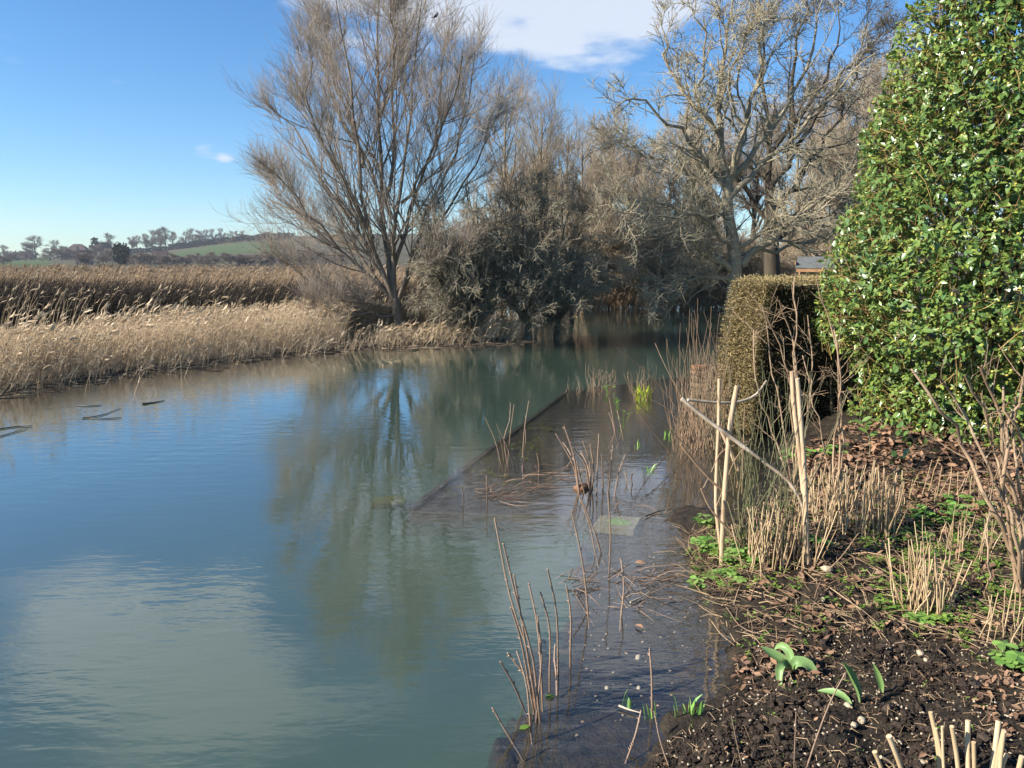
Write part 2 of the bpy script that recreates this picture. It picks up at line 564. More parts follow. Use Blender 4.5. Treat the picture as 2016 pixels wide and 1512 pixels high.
M_glass = mk("house_pane", (0.02, 0.025, 0.03), (0.03, 0.035, 0.04), 1.0, 0.1, 0.5)
M_frame = mk("house_frame", (0.5, 0.5, 0.47), (0.6, 0.6, 0.56), 2.0, 0.6, 0.3)

# water: a clear fresnel surface with fine suspended silt; the deeper silt is built as thin clouded layers below it


def water_material():
    m = bpy.data.materials.new("river_water")
    m.use_nodes = True
    nt = m.node_tree
    nt.nodes.clear()
    out = nt_new(nt, "ShaderNodeOutputMaterial")
    geo = nt_new(nt, "ShaderNodeNewGeometry")
    mp = nt_new(nt, "ShaderNodeMapping")
    mp.inputs["Rotation"].default_value = (0, 0, math.radians(-14))
    mp.inputs["Scale"].default_value = (1.0, 2.6, 1.0)
    nt.links.new(geo.outputs["Position"], mp.inputs[0])
    a = nt_new(nt, "ShaderNodeTexNoise")
    a.inputs["Scale"].default_value = 3.4
    a.inputs["Detail"].default_value = 3.0
    a.inputs["Roughness"].default_value = 0.5
    nt.links.new(mp.outputs[0], a.inputs["Vector"])
    b = nt_new(nt, "ShaderNodeTexNoise")
    b.inputs["Scale"].default_value = 11.0
    b.inputs["Detail"].default_value = 2.0
    nt.links.new(mp.outputs[0], b.inputs["Vector"])
    # breeze patches: ripples stronger in some places than in others
    c = nt_new(nt, "ShaderNodeTexNoise")
    c.inputs["Scale"].default_value = 0.33
    c.inputs["Detail"].default_value = 2.0
    nt.links.new(geo.outputs["Position"], c.inputs["Vector"])
    cm = nt_new(nt, "ShaderNodeMapRange", interpolation_type="SMOOTHSTEP")
    nt.links.new(c.outputs["Fac"], cm.inputs["Value"])
    cm.inputs["From Min"].default_value = 0.36
    cm.inputs["From Max"].default_value = 0.62
    cm.inputs["To Min"].default_value = 0.16
    cm.inputs["To Max"].default_value = 1.0
    h = math_node(nt, "ADD", math_node(nt, "MULTIPLY", a.outputs["Fac"], 1.0), math_node(nt, "MULTIPLY", b.outputs["Fac"], 0.22))
    h = math_node(nt, "MULTIPLY", h, cm.outputs[0])
    bp = nt_new(nt, "ShaderNodeBump")
    bp.inputs["Strength"].default_value = 1.0
    bp.inputs["Distance"].default_value = 0.0046
    nt.links.new(h, bp.inputs["Height"])
    # Schlick reflectance for water, the same from either side of the surface
    dt = nt_new(nt, "ShaderNodeVectorMath", operation="DOT_PRODUCT")
    nt.links.new(geo.outputs["Incoming"], dt.inputs[0])
    nt.links.new(bp.outputs[0], dt.inputs[1])
    cs = math_node(nt, "ABSOLUTE", dt.outputs["Value"])
    fr_out = math_node(nt, "ADD", math_node(nt, "MULTIPLY", math_node(nt, "POWER", math_node(nt, "SUBTRACT", 1.0, cs, clamp=True), 3.0), 0.98), 0.02, clamp=True)
    gl = nt_new(nt, "ShaderNodeBsdfGlossy")
    gl.inputs["Roughness"].default_value = 0.015
    gl.inputs["Color"].default_value = (1, 1, 1, 1)
    nt.links.new(bp.outputs[0], gl.inputs["Normal"])
    tr = nt_new(nt, "ShaderNodeBsdfTransparent")
    tr.inputs["Color"].default_value = (0.97, 0.975, 0.96, 1)
    df = nt_new(nt, "ShaderNodeBsdfDiffuse")
    df.inputs["Color"].default_value = (0.12, 0.17, 0.15, 1)
    mx = nt_new(nt, "ShaderNodeMixShader")
    mx.inputs[0].default_value = 0.012
    nt.links.new(tr.outputs[0], mx.inputs[1])
    nt.links.new(df.outputs[0], mx.inputs[2])
    m2 = nt_new(nt, "ShaderNodeMixShader")
    nt.links.new(fr_out, m2.inputs[0])
    nt.links.new(mx.outputs[0], m2.inputs[1])
    nt.links.new(gl.outputs[0], m2.inputs[2])
    nt.links.new(m2.outputs[0], out.inputs[0])
    return m


def silt_material(name, alpha, col):
    m = bpy.data.materials.new(name)
    m.use_nodes = True
    nt = m.node_tree
    nt.nodes.clear()
    out = nt_new(nt, "ShaderNodeOutputMaterial")
    df = nt_new(nt, "ShaderNodeBsdfDiffuse")
    geo = nt_new(nt, "ShaderNodeNewGeometry")
    nz = nt_new(nt, "ShaderNodeTexNoise")
    nz.inputs["Scale"].default_value = 0.8
    nz.inputs["Detail"].default_value = 4.0
    nt.links.new(geo.outputs["Position"], nz.inputs["Vector"])
    rp = nt_new(nt, "ShaderNodeValToRGB")
    rp.color_ramp.elements[0].position = 0.3
    rp.color_ramp.elements[1].position = 0.7
    rp.color_ramp.elements[0].color = (*[c * 0.86 for c in col], 1)
    rp.color_ramp.elements[1].color = (*[c * 1.12 for c in col], 1)
    nt.links.new(nz.outputs["Fac"], rp.inputs[0])
    nt.links.new(rp.outputs[0], df.inputs[0])
    if alpha >= 1:
        nt.links.new(df.outputs[0], out.inputs[0])
        return m
    tr = nt_new(nt, "ShaderNodeBsdfTransparent")
    mx = nt_new(nt, "ShaderNodeMixShader")
    mx.inputs[0].default_value = alpha
    nt.links.new(tr.outputs[0], mx.inputs[1])
    nt.links.new(df.outputs[0], mx.inputs[2])
    nt.links.new(mx.outputs[0], out.inputs[0])
    return m


# ------------------------------------------------------------------ terrain
def inside(poly, P):
    x, y = P[:, 0], P[:, 1]
    c = np.zeros(len(P), bool)
    n = len(poly)
    for i in range(n):
        x1, y1 = poly[i]
        x2, y2 = poly[(i + 1) % n]
        k = ((y1 > y) != (y2 > y)) & (x < (x2 - x1) * (y - y1) / (y2 - y1 + 1e-12) + x1)
        c ^= k
    return c


def sdist(poly, P):
    d = np.full(len(P), 1e9)
    n = len(poly)
    for i in range(n):
        a = np.array(poly[i])
        b = np.array(poly[(i + 1) % n])
        ab = b - a
        t = np.clip(((P - a) @ ab) / (ab @ ab), 0, 1)
        d = np.minimum(d, np.linalg.norm(P - a - t[:, None] * ab, axis=1))
    return np.where(inside(poly, P), d, -d)


def W2(pts, z=0.0):
    return [tuple(at(px, py, z)[:2]) for px, py in pts]


SHORE = W2([(1215, 1640), (1262, 1500), (1308, 1425), (1388, 1392), (1432, 1330), (1442, 1262), (1412, 1190), (1372, 1130), (1345, 1062),
            (1322, 1022), (1350, 1000), (1440, 1004), (1500, 950), (1540, 895), (1535, 850), (1510, 815), (1485, 780), (1470, 740), (1460, 700)]) \
    + [(3.3, 12.5), (4.2, 16.0), (45, 16.0), (45, -1.0), (0.9, -1.0)]
BED = W2([(805, 1003), (1118, 768), (1290, 745), (1420, 738)], -0.07) + [(3.2, 13.0), (45, 14), (45, 0.0), (-0.2, 0.0)] \
    + W2([(905, 1700), (975, 1512), (1062, 1330), (1128, 1175), (1168, 1040), (1170, 1020), (1010, 1018)], -0.07)


def terrain(P):
    d = sdist(SHORE, P)
    e = sdist(BED, P)
    n1 = fbm(P * 1.3, 3, 5)
    n2 = fbm(P * 7.0, 4, 9)
    e = e + (n2 - 0.5) * 0.34 * np.clip((5.1 - P[:, 1]) / 0.3, 0.06, 1)
    n3 = fbm(P * 30.0, 3, 21)
    dd = d + (n2 - 0.5) * 0.16
    z = np.where(dd > 0, 0.015 + 0.16 * (1 - np.exp(-np.maximum(dd, 0) / 0.75)), -0.085 * (1 - np.exp(np.minimum(dd, 0) / 0.28)))
    z = z + np.clip(dd / 0.4, 0.12, 1) * ((n1 - 0.5) * 0.10 + (n2 - 0.5) * 0.075 + (n3 - 0.5) * 0.035)
    z = z + 0.16 * np.clip((P[:, 1] - 5.3) / 2.0, 0, 1) * np.clip(dd / 0.8, 0, 1)
    # off the flooded bed the bottom falls away
    z = np.where(e < 0, np.minimum(z, -0.09) - 0.55 * np.clip(-e / 0.22, 0, 1), z)
    return z


def build_garden():
    ys = np.concatenate([np.linspace(0.3, 1.1, 14), 1.15 * np.exp(np.arange(0, 360) * math.log(13.5 / 1.15) / 359)])
    us = np.concatenate([np.linspace(-0.36, 1.02, 275), np.linspace(1.03, 3.2, 30)])
    Y, U = np.meshgrid(ys, us, indexing="ij")
    X = U * Y
    P = np.stack([X.ravel(), Y.ravel()], 1)
    Z = terrain(P)
    V = np.concatenate([P, Z[:, None]], 1)
    nr, nc = Y.shape
    i = (np.arange(nr - 1) * nc)[:, None] + np.arange(nc - 1)[None]
    Q = np.stack([i, i + 1, i + nc + 1, i + nc], -1).reshape(-1, 4)
    cz = Z[Q].max(1)
    Q = Q[cz > -0.62]
    o = MB().add(V, Q).build("garden_soil", M_soil)
    tag(o, "dark garden soil rising from the flooded edge of the bed", None, None, "structure")


def gz(x, y):
    return float(terrain(np.array([[x, y]]))[0])


def gp(px, py):
    """point where the view ray through a photo pixel meets the garden ground or the water"""
    z = 0.05
    for _ in range(7):
        p = at(px, py, z)
        z = 0.5 * z + 0.5 * max(gz(p[0], p[1]), -0.12)
    p = at(px, py, z)
    p[2] = gz(p[0], p[1])
    return p


build_garden()

# big ground sheet: river bed, marsh and land to the horizon
xs = np.concatenate([np.linspace(-3000, -120, 18), np.linspace(-100, 100, 81), np.linspace(120, 3000, 18)])
ys = np.concatenate([np.linspace(-400, -20, 8), np.linspace(-15, 120, 91), np.linspace(140, 3000, 26)])
X, Y = np.meshgrid(xs, ys, indexing="xy")
P = np.stack([X.ravel(), Y.ravel()], 1)
land = np.clip((P[:, 0] - (3.6 + 0.55 * np.maximum(P[:, 1] - 8, 0))) / 1.0, 0, 1) * (P[:, 1] > 9.5)
far = np.clip((P[:, 1] - 29) / 4.0, 0, 1)
reedland = np.clip((-0.9 * P[:, 0] + P[:, 1] - 44) / 6.0, 0, 1)
Z = -0.75 + 0.95 * land * (1 - far) + far * 0.85 + (1 - far) * (1 - land) * reedland * 0.8
Z += (fbm(P * 0.15, 2, 3) - 0.5) * 0.1
i = (np.arange(len(ys) - 1) * len(xs))[:, None] + np.arange(len(xs) - 1)[None]
Q = np.stack([i, i + 1, i + len(xs) + 1, i + len(xs)], -1).reshape(-1, 4)
tag(MB().add(np.concatenate([P, Z[:, None]], 1), Q).build("ground", M_ground), "marshy ground under the river, reeds and trees", None, None, "structure")


def sheet(name, z, x0, x1, y0, y1, m):
    V = np.array([[x0, y0, z], [x1, y0, z], [x1, y1, z], [x0, y1, z]])
    return MB().add(V, [[0, 1, 2, 3]]).build(name, m, smooth=False)


tag(sheet("water", 0.0, -120, 40, -14, 44, water_material()), "calm blue green flood water reflecting sky and bare trees", None, None, "structure")
SILT = (0.098, 0.150, 0.112)
for z, a in ((-0.055, 0.03), (-0.11, 0.22), (-0.17, 0.42), (-0.25, 1.0)):
    tag(sheet("silty_water", z, -120, 40, -14, 44, silt_material("silt", a, SILT)), "cloudy green silt hanging in the flood water", None, None, "structure")


# ------------------------------------------------------------------ far hill, fields, trees and houses
RIDGE_X = np.array([-1400, -700, -300, 0, 60, 150, 250, 330, 400, 450, 520, 600, 700, 850, 1000, 1200, 1500, 2000, 3000])
RIDGE_Y = np.array([516, 514, 513, 513, 509, 503, 498, 493, 484, 476, 470, 466, 462, 462, 470, 480, 490, 500, 508])


def hill_pt(px, s):
    """s 0 foot, 1 ridge"""
    Yd = 260 + 480 * s
    ry = np.interp(px, RIDGE_X, RIDGE_Y)
    foot = 515 + 1.75 * F / 260
    e = 515 - ((1 - s) * foot + s * ry) if False else None
    zr = EYE + (515 - ry) * Yd_r / F
    z = 0.1 + (zr - 0.1) * (s ** 1.25)
    return np.stack([(px - CX) / F * Yd, Yd + 0 * px, z], -1)


Yd_r = 740.0


def build_hill():
    pxs = np.linspace(-1400, 3000, 221)
    ss = np.concatenate([np.linspace(0, 1, 30), [1.15, 1.5, 2.2]])
    V, C = [], []
    for s in ss:
        if s <= 1:
            p = hill_pt(pxs, s)
        else:
            p = hill_pt(pxs, 1.0)
            k = (s - 1)
            p[:, 1] += 480 * k
            p[:, 0] = (pxs - CX) / F * p[:, 1]
            p[:, 2] *= max(0.0, 1 - 0.25 * k)
        V.append(p)
    V = np.concatenate(V)
    nc, nr = len(pxs), len(ss)
    # pasture and scrub by where on the slope one stands
    S_, PX = np.repeat(ss, nc), np.tile(pxs, nr)
    n = fbm(np.stack([PX * 0.012, S_ * 7], 1), 3, 4)
    green = ((PX < 120) & (S_ > 0.05) & (S_ < 0.9)) | ((PX > 300) & (PX < 545) & (S_ > 0.36) & (S_ < 0.80) & (PX > 330 + (S_ - 0.5) * 160))
    t = np.where(green, 0.85, 0.12) + (n - 0.5) * 0.25
    i = (np.arange(nr - 1) * nc)[:, None] + np.arange(nc - 1)[None]
    Q = np.stack([i, i + 1, i + nc + 1, i + nc], -1).reshape(-1, 4)
    m = mk("hill_slope", (0.075, 0.062, 0.042), (0.12, 0.098, 0.068), 0.02, 0.95, 0.05, tint=(0.072, 0.108, 0.04))
    tag(MB().add(V, Q, np.clip(t, 0, 1)).build("hill", m), "low hill of pasture and bare scrub beyond the reeds", None, None, "structure")


build_hill()


def bare_proto(name, h, n1, n2, n3, n4, spread, trop, mat, trunk_r=None, tw=0.02, wig=0.1, seed=0, trunk_frac=0.35, len0=0.5, twl=0.12):
    """arrays for one bare tree at the origin: trunk mesh builder and crown mesh builder"""
    tr = trunk_r or h * 0.022
    K = 7
    P0 = np.zeros((1, K, 3))
    P0[0, :, 2] = np.linspace(-0.02 * h, h * 0.86, K)
    P0[0, :, :2] += np.cumsum(rng.normal(0, 0.012 * h, (K, 2)), 0) * (np.arange(K) > 0)[:, None]
    R0 = tr * np.linspace(1, 0.15, K)[None] ** 1.0
    A, RA = spawn(P0, R0, n1, trunk_frac * 0.5, 0.95, spread, 0.18, len0 * 0.8 * h, len0 * h, 7, wig, trop, 0.6, tw, lfall=0.55)
    B, RB = spawn(A, RA, n2, 0.12, 1.0, 0.6, 0.2, 0.35, 0.6, 5, wig * 1.2, trop, 0.6, tw, rel=True)
    C, RC = spawn(B, RB, n3, 0.1, 1.0, 0.6, 0.2, twl * 0.8 * h, twl * 1.3 * h, 3, wig * 1.3, trop, 0.6, tw * 0.8)
    tm, cm = MB(), MB()
    tm.add(*tubes(P0, R0, 7), 0.1)
    tm.add(*tubes(A, RA, 5), 0.1)
    cm.add(*tubes(B, RB, 3), 0.35)
    t = rng.uniform(0.3, 1.0, len(C))
    cm.add(*tubes(C, RC, 3), tube_tint(C, 3, t))
    if n4:
        D, RD = spawn(C, RC, n4, 0.1, 1.0, 0.55, 0.2, twl * 0.4 * h, twl * 0.8 * h, 2, wig * 1.3, trop, 0.7, tw * 0.7)
        t = rng.uniform(0.4, 1.0, len(D))
        cm.add(*tubes(D, RD, 3), tube_tint(D, 3, t))
    return tm.data(name + "_trunk", mat), cm.data(name + "_crown", mat)


def place_tree(name, label, cat, meshes, loc, rz, sc, group=None):
    t = thing(name, label, cat, loc, group)
    t.rotation_euler = (0, 0, rz)
    t.scale = sc if isinstance(sc, tuple) else (sc, sc, sc)
    link_mesh("trunk", meshes[0], t)
    c = link_mesh("crown", meshes[1], t)
    c["kind"] = "stuff"
    return t


FAR = [bare_proto("far_tree", 10, 16, 8, 8, 0, 0.8, (0, 0, 0.25), M_fartree, 0.28, 0.045, 0.14, trunk_frac=0.3, len0=0.5, twl=0.13) for _ in range(3)]
SCR = [bare_proto("far_scrub", 7, 20, 8, 8, 0, 0.9, (0, 0, 0.3), M_fartree, 0.2, 0.05, 0.16, trunk_frac=0.1, len0=0.62, twl=0.16) for _ in range(2)]


def ground_hill(px, Y):
    s = np.clip((Y - 260) / 480.0, 0, 1)
    p = hill_pt(np.array([float(px)]), s)[0]
    return p


def far_tree(px, s, hpx, wide, label, group, proto, name="bare_tree", cat="tree", base_h=10.0):
    p = hill_pt(np.array([float(px)]), s)[0]
    k = hpx * p[1] / F / base_h
    return place_tree(name, label, cat, proto, tuple(p - np.array([0, 0, 0.3])), random.uniform(0, 6), (k * wide * 1.25, k * wide * 1.25, k), group)


BLT = [bare_proto("far_belt", 7, 20, 8, 6, 0, 0.9, (0, 0, 0.3), mk("far_dark_bark", (0.035, 0.035, 0.028), (0.07, 0.062, 0.05), 0.3, 0.95, 0.05), 0.2, 0.07, 0.16, trunk_frac=0.1, len0=0.62, twl=0.16)]
# skyline row along the field boundary (two clumps) and singles further left
ORD = ("leftmost", "second", "third", "fourth", "fifth", "sixth", "seventh", "eighth", "last")
for oi, (px, hp) in enumerate(((270, 30), (283, 33), (300, 34), (312, 40), (326, 42), (338, 44), (350, 34))):
    far_tree(px, 0.93, hp, 1.0, ORD[oi] + " leafless tree from the left in the clump left of the hilltop gap", "left clump of hilltop trees", FAR[random.randrange(3)])
for oi, (px, hp) in enumerate(((376, 30), (390, 34), (403, 30), (415, 28), (430, 27), (447, 26), (464, 19), (477, 18), (488, 18))):
    far_tree(px, 0.98, hp, 1.0, ORD[oi] + " leafless tree from the left in the crest row right of the hilltop gap", "right row of hilltop trees", FAR[random.randrange(3)])
for px, hp, lb in ((6, 26, "leafless tree at the far left edge of the skyline"), (24, 30, "pale leafless tree beside the dark hipped house"),
                   (86, 46, "broad pale leafless tree between the two dark rooftops"), (126, 34, "small leafless tree left of the big hipped roof"),
                   (228, 42, "leafless tree between the cedar and the chimneyed house")):
    far_tree(px, 0.72, hp, 1.2, lb, None, FAR[random.randrange(3)])
# scrub wood along the foot of the hill
for k in range(74):
    px = -160 + k * 11.5 + random.uniform(-6, 6)
    s = random.choice((0.02, 0.05, 0.09, 0.13)) if px > 250 else random.choice((0.05, 0.15, 0.3, 0.45, 0.6))
    if px < 130 and s < 0.5 and random.random() < 0.45:
        continue
    if 470 < px < 540:
        s = 0.03
    far_tree(px, s, random.uniform(15, 26), random.uniform(1.3, 1.9), "leafless tree in the brown wood along the foot of the hill", "wood at the foot of the hill", SCR[random.randrange(2)], base_h=7.0)
# dark band of wood under the crest
for k in range(40):
    px = 372 + k * 5.4 + random.uniform(-3, 3)
    far_tree(px, random.uniform(0.84, 0.95), random.uniform(8, 13), 2.0, "leafless tree in the dark belt of wood below the crest", "belt of wood below the crest", BLT[0], base_h=7.0)
# hedge line down the field edge
for k in range(18):
    px = 262 + k * 7.4
    far_tree(px, 0.80 + 0.0065 * k, random.uniform(8, 12), 2.2, "bare shrub in the hedge line beside the sloping green field", "field hedge on the hill", BLT[0], name="hedge_shrub", cat="shrub", base_h=7.0)


def evergreen(name, label, px, s, layers, mat=M_fargreen):
    """clumped evergreen crown: layers of (dx, dz, rx, rz, n) in metres"""
    p = hill_pt(np.array([float(px)]), s)[0]
    t = thing(name, label, "tree", tuple(p))
    H = max(l[1] for l in layers)
    MB().add(*tubes(np.array([[p, p + [0.1, 0, H * 0.5], p + [0, 0, H]]]), np.array([[0.5, 0.35, 0.12]]), 6), 0.2).build("trunk", M_fartree, t)
    c = MB()
    for dx, dz, rx, rz, n in layers:
        q = rng.normal(size=(n, 3))
        q = unit(q) * rng.uniform(0.3, 1, (n, 1)) ** 0.5
        pos = p + np.array([dx, 0, dz]) + q * np.array([rx, rx, rz])
        v, f, k = leaves(pos, unit(rng.normal(size=(n, 3))), np.tile([0, 0, 1.0], (n, 1)) + rng.normal(0, 0.5, (n, 3)), 1.3, 1.0)
        c.add(v, f, np.repeat(rng.uniform(0, 0.7, n), k))
    o = c.build("crown", mat, t)
    o["kind"] = "stuff"
    return t


evergreen("cedar_tree", "dark cedar with layered branches on the skyline", 200, 0.70,
          [(0, 13, 2.2, 1.0, 110), (0.3, 10.5, 2.8, 0.8, 110), (6.5, 9.3, 5.5, 1.3, 260), (8.5, 7.2, 4.5, 1.0, 160), (-1, 7.8, 3.4, 0.9, 130), (3, 4.5, 3.5, 1.6, 120)])
evergreen("evergreen_tree", "rounded dark evergreen at the left end of the distant dark house", 44, 0.66, [(0, 3.0, 5, 3.2, 420)])
evergreen("evergreen_tree", "low dark evergreen clump at the far left under the skyline trees", 18, 0.55, [(0, 1.5, 4.5, 2.0, 260)])
evergreen("evergreen_tree", "dark ivy covered tree at the foot of the hill left of the brown field", 250, 0.08, [(0, 4.0, 3.0, 4.5, 420)])


def house(px, s, w, d, hw, hr, rz, label, wallm, hip=0.0, chim=2, win=3):
    p = hill_pt(np.array([float(px)]), s)[0]
    p[2] -= 0.6
    t = thing("house", label, "house", tuple(p))
    R = lambda q: np.stack([q[:, 0] * math.cos(rz) - q[:, 1] * math.sin(rz), q[:, 0] * math.sin(rz) + q[:, 1] * math.cos(rz), q[:, 2]], 1) + p
    v, f = box((0, 0, hw / 2), w, d, hw)
    m = MB().add(R(v), f)
    g = np.array([[-w / 2, -d / 2, hw], [-w / 2, d / 2, hw], [-w / 2 + hip, 0, hw + hr], [w / 2, -d / 2, hw], [w / 2, d / 2, hw], [w / 2 - hip, 0, hw + hr]])
    m.add(R(g), [[0, 2, 1], [3, 4, 5]])
    m.build("wall", wallm, t, smooth=False)
    e = 0.4
    rv, rf = [], []
    a = np.array([[-w / 2 - e, -d / 2 - e, hw - 0.25], [w / 2 + e, -d / 2 - e, hw - 0.25], [w / 2 + e - hip, 0, hw + hr + 0.1], [-w / 2 - e + hip, 0, hw + hr + 0.1],
                  [-w / 2 - e, d / 2 + e, hw - 0.25], [w / 2 + e, d / 2 + e, hw - 0.25]])
    a2 = a - np.array([0, 0, 0.22])
    fs = [[0, 1, 2, 3], [3, 2, 5, 4]]
    fl = [[6, 9, 8, 7], [9, 10, 11, 8], [0, 6, 7, 1], [5, 11, 10, 4]]
    rm = MB().add(R(np.concatenate([a, a2])), fs + fl)
    if hip > 0:
        b = np.concatenate([a, a2])
        rm.add(R(b), [[0, 3, 4], [1, 5, 2]])
    else:
        b = np.concatenate([a, a2])
        rm.add(R(b), [[0, 3, 9, 6], [3, 4, 10, 9], [1, 7, 8, 2], [2, 8, 11, 5]])
    ro = rm.build("roof", M_roof, t, smooth=False)
    for k in range(chim):
        cx = (-0.32 + 0.64 * k / max(chim - 1, 1)) * w
        cm = MB()
        cm.add(*[R(q) if i == 0 else q for i, q in enumerate(box((cx, 0.2, hw + hr + 0.5), 0.9, 0.7, 2.2))])
        for dx in (-0.22, 0.22):
            cm.add(*[R(q) if i == 0 else q for i, q in enumerate(box((cx + dx, 0.2, hw + hr + 1.85), 0.25, 0.25, 0.5))])
        co = cm.build("chimney", wallm, t, smooth=False)
        co.parent = ro
    for k in range(win):
        for zz in ((hw * 0.3,) if hw < 4 else (hw * 0.25, hw * 0.7)):
            cx = (-0.36 + 0.72 * k / max(win - 1, 1)) * w
            fo = MB().add(*[R(q) if i == 0 else q for i, q in enumerate(box((cx, -d / 2 - 0.03, zz), 1.2, 0.1, 1.3))]).build("window", M_frame, t, smooth=False)
            po = MB().add(*[R(q) if i == 0 else q for i, q in enumerate(box((cx, -d / 2 - 0.07, zz), 1.0, 0.08, 1.1))]).build("pane", M_glass, t, smooth=False)
            po.parent = fo
    return t


house(58, 0.66, 15, 7, 2.8, 3.0, 0.05, "long low dark roofed house beside the rounded evergreen on the left", M_wall, 0.0, 2)
house(167, 0.62, 19, 12, 4.0, 6.4, 0.1, "house with the biggest dark hipped roof on the skyline", M_wall, 7.0, 0)
house(249, 0.66, 13, 8, 4.5, 3.6, -0.1, "hipped roof house with two tall chimneys right of the cedar", M_wall, 3.0, 2)
house(178, 0.10, 6.5, 5, 3.6, 2.6, 0.5, "brown house with a sunlit pale gable just above the reeds", M_wallp, 0.0, 1, 2)
house(325, 0.10, 5.0, 4, 3.6, 2.2, 0.3, "small gabled house half hidden among bare trees below the field", M_wallp, 0.0, 1, 2)


# ------------------------------------------------------------------ reeds
def reed_stand(name, label, pos, h, mat, z0, psize=1.0, hsd=(0.72, 1.12), *, lean=(0.14, 0.0), lsd=0.09, r=0.0035, plume=0.7, leaf=2, tint=(0, 1), bend=0.12, segs=4):
    N = len(pos)
    h = np.broadcast_to(h, (N,)) * rng.uniform(*hsd, N)
    ln = np.stack([rng.normal(lean[0], lsd, N), rng.normal(lean[1], lsd, N)], 1)
    t = np.linspace(0, 1, segs)
    b = rng.normal(bend, 0.08, N)
    P = np.zeros((N, segs, 3))
    P[..., 0] = pos[:, 0, None] + h[:, None] * (ln[:, 0, None] * t + b[:, None] * t ** 3)
    P[..., 1] = pos[:, 1, None] + h[:, None] * (ln[:, 1, None] * t)
    P[..., 2] = z0 + (h[:, None]) * t * (1 - 0.10 * np.abs(b)[:, None] * t)
    R = r * rng.uniform(0.7, 1.4, N)[:, None] * np.linspace(1.25, 0.55, segs)[None]
    tn = rng.uniform(tint[0], tint[1], N)
    m = MB().add(*tubes(P, R, 3), tube_tint(P, 3, tn))
    k = rng.uniform(size=N) < plume
    if k.any():
        n = k.sum()
        tip, T = P[k, -1], unit(P[k, -1] - P[k, -2])
        dr = unit(T + np.array([0.55, 0, -0.25]) + rng.normal(0, 0.25, (n, 3)))
        L = rng.uniform(0.10, 0.2, n) * psize
        for q in range(2):
            nr = rng.normal(size=(n, 3))
            v, f, c = leaves(tip - T * 0.03, dr, nr, L, L * 0.26, ((0, 0.2), (0.35, 1.0), (1, 0.1)), 0.35, 0.4)
            m.add(v, f, np.repeat(np.clip(tn[k] + 0.25, 0, 1), c))
    for q in range(leaf):
        n = N
        tt = rng.uniform(0.3, 0.9, n)
        ii = np.minimum((tt * (segs - 1)).astype(int), segs - 2)
        fr = (tt * (segs - 1) - ii)[:, None]
        b0 = P[np.arange(n), ii] * (1 - fr) + P[np.arange(n), ii + 1] * fr
        d = unit(np.stack([rng.normal(0.5, 0.5, n), rng.normal(0, 0.5, n), rng.uniform(0.3, 1.1, n)], 1))
        L = rng.uniform(0.15, 0.34, n)[:, None]
        LP = np.stack([b0, b0 + d * L * 0.55, b0 + d * L + np.array([0.04, 0, -0.10]) * L * 3], 1)
        LW = np.stack([np.full(n, 0.009), np.full(n, 0.008), np.full(n, 0.001)], 1) * (r / 0.0035)
        m.add(*ribbons(LP, LW, rng.normal(size=(n, 3))), np.repeat(tn, 6))
    o = m.build(name, mat)
    return tag(o, label, "reeds", None, "stuff")


EDGE_PX = [(-500, 850), (-200, 800), (0, 765), (100, 752), (200, 735), (300, 724), (400, 712), (520, 698), (600, 690), (700, 682), (800, 680), (900, 676), (1000, 672), (1100, 660)]
EDGE_W = np.array([at(x, y)[:2] for x, y in EDGE_PX])


def edge_pts(n, t_lo, t_hi, depth, x_lo=None, bias=1.4):
    """points behind the reed edge: t along the edge polyline, depth metres away from the camera"""
    seg = np.linalg.norm(np.diff(EDGE_W, axis=0), axis=1)
    s = np.concatenate([[0], np.cumsum(seg)])
    u = np.interp(rng.uniform(t_lo, t_hi, n), np.linspace(0, 1, len(s)), s)
    p = np.stack([np.interp(u, s, EDGE_W[:, 0]), np.interp(u, s, EDGE_W[:, 1])], 1)
    away = unit(p)
    dd = depth * rng.uniform(0, 1, n) ** bias
    return p + away * dd[:, None] + rng.normal(0, 0.12, (n, 2))


pts = edge_pts(10000, 0.02, 0.665, 3.1, bias=0.8)
hh = np.interp(pts[:, 0], [-12, -7, -3.5, 0], [0.74, 0.80, 0.98, 0.98]) + 0.30 * (fbm(pts * 0.45, 3, 8) - 0.5)
reed_stand("reeds", "pale straw coloured reeds standing along the near water edge", pts, hh, M_reed, -0.1, plume=0.22, leaf=1, r=0.0027, psize=0.6, hsd=(0.55, 1.15))
pts = edge_pts(900, 0.04, 0.72, 0.3) - unit(edge_pts(900, 0.04, 0.72, 0.01)) * rng.exponential(0.35, 900)[:, None]
reed_stand("reeds", "sparse thin reed stems standing out in the open water edge", pts, 0.5, M_reed, -0.1, plume=0.1, leaf=1, r=0.0024, psize=0.6, lsd=0.2, hsd=(0.4, 1.2))
pts = edge_pts(260, 0.03, 0.5, 2.6)
reed_stand("reeds", "tall feathery reed heads rising over the straw reeds at the left", pts, 1.02, M_reed, -0.1, plume=1.0, leaf=1, lean=(0.2, 0), tint=(0.2, 0.9))
pts = edge_pts(3000, 0.60, 0.88, 2.2)
pts = pts + unit(pts) * (18.3 - np.minimum(np.linalg.norm(pts, axis=1), 18.3))[:, None] * 0.85
reed_stand("reeds", "straw reeds standing behind the willow's trunk", pts, 0.85, M_reed, -0.1, plume=0.35, leaf=1, lean=(0.1, 0), lsd=0.14)
pts = edge_pts(1500, 0.72, 1.0, 3.0)
reed_stand("reeds", "straw reeds and dead stems under the bare trees", pts, 0.5, M_reed, -0.1, plume=0.2, leaf=1, lean=(0.1, 0), lsd=0.3, tint=(0.2, 1.0))
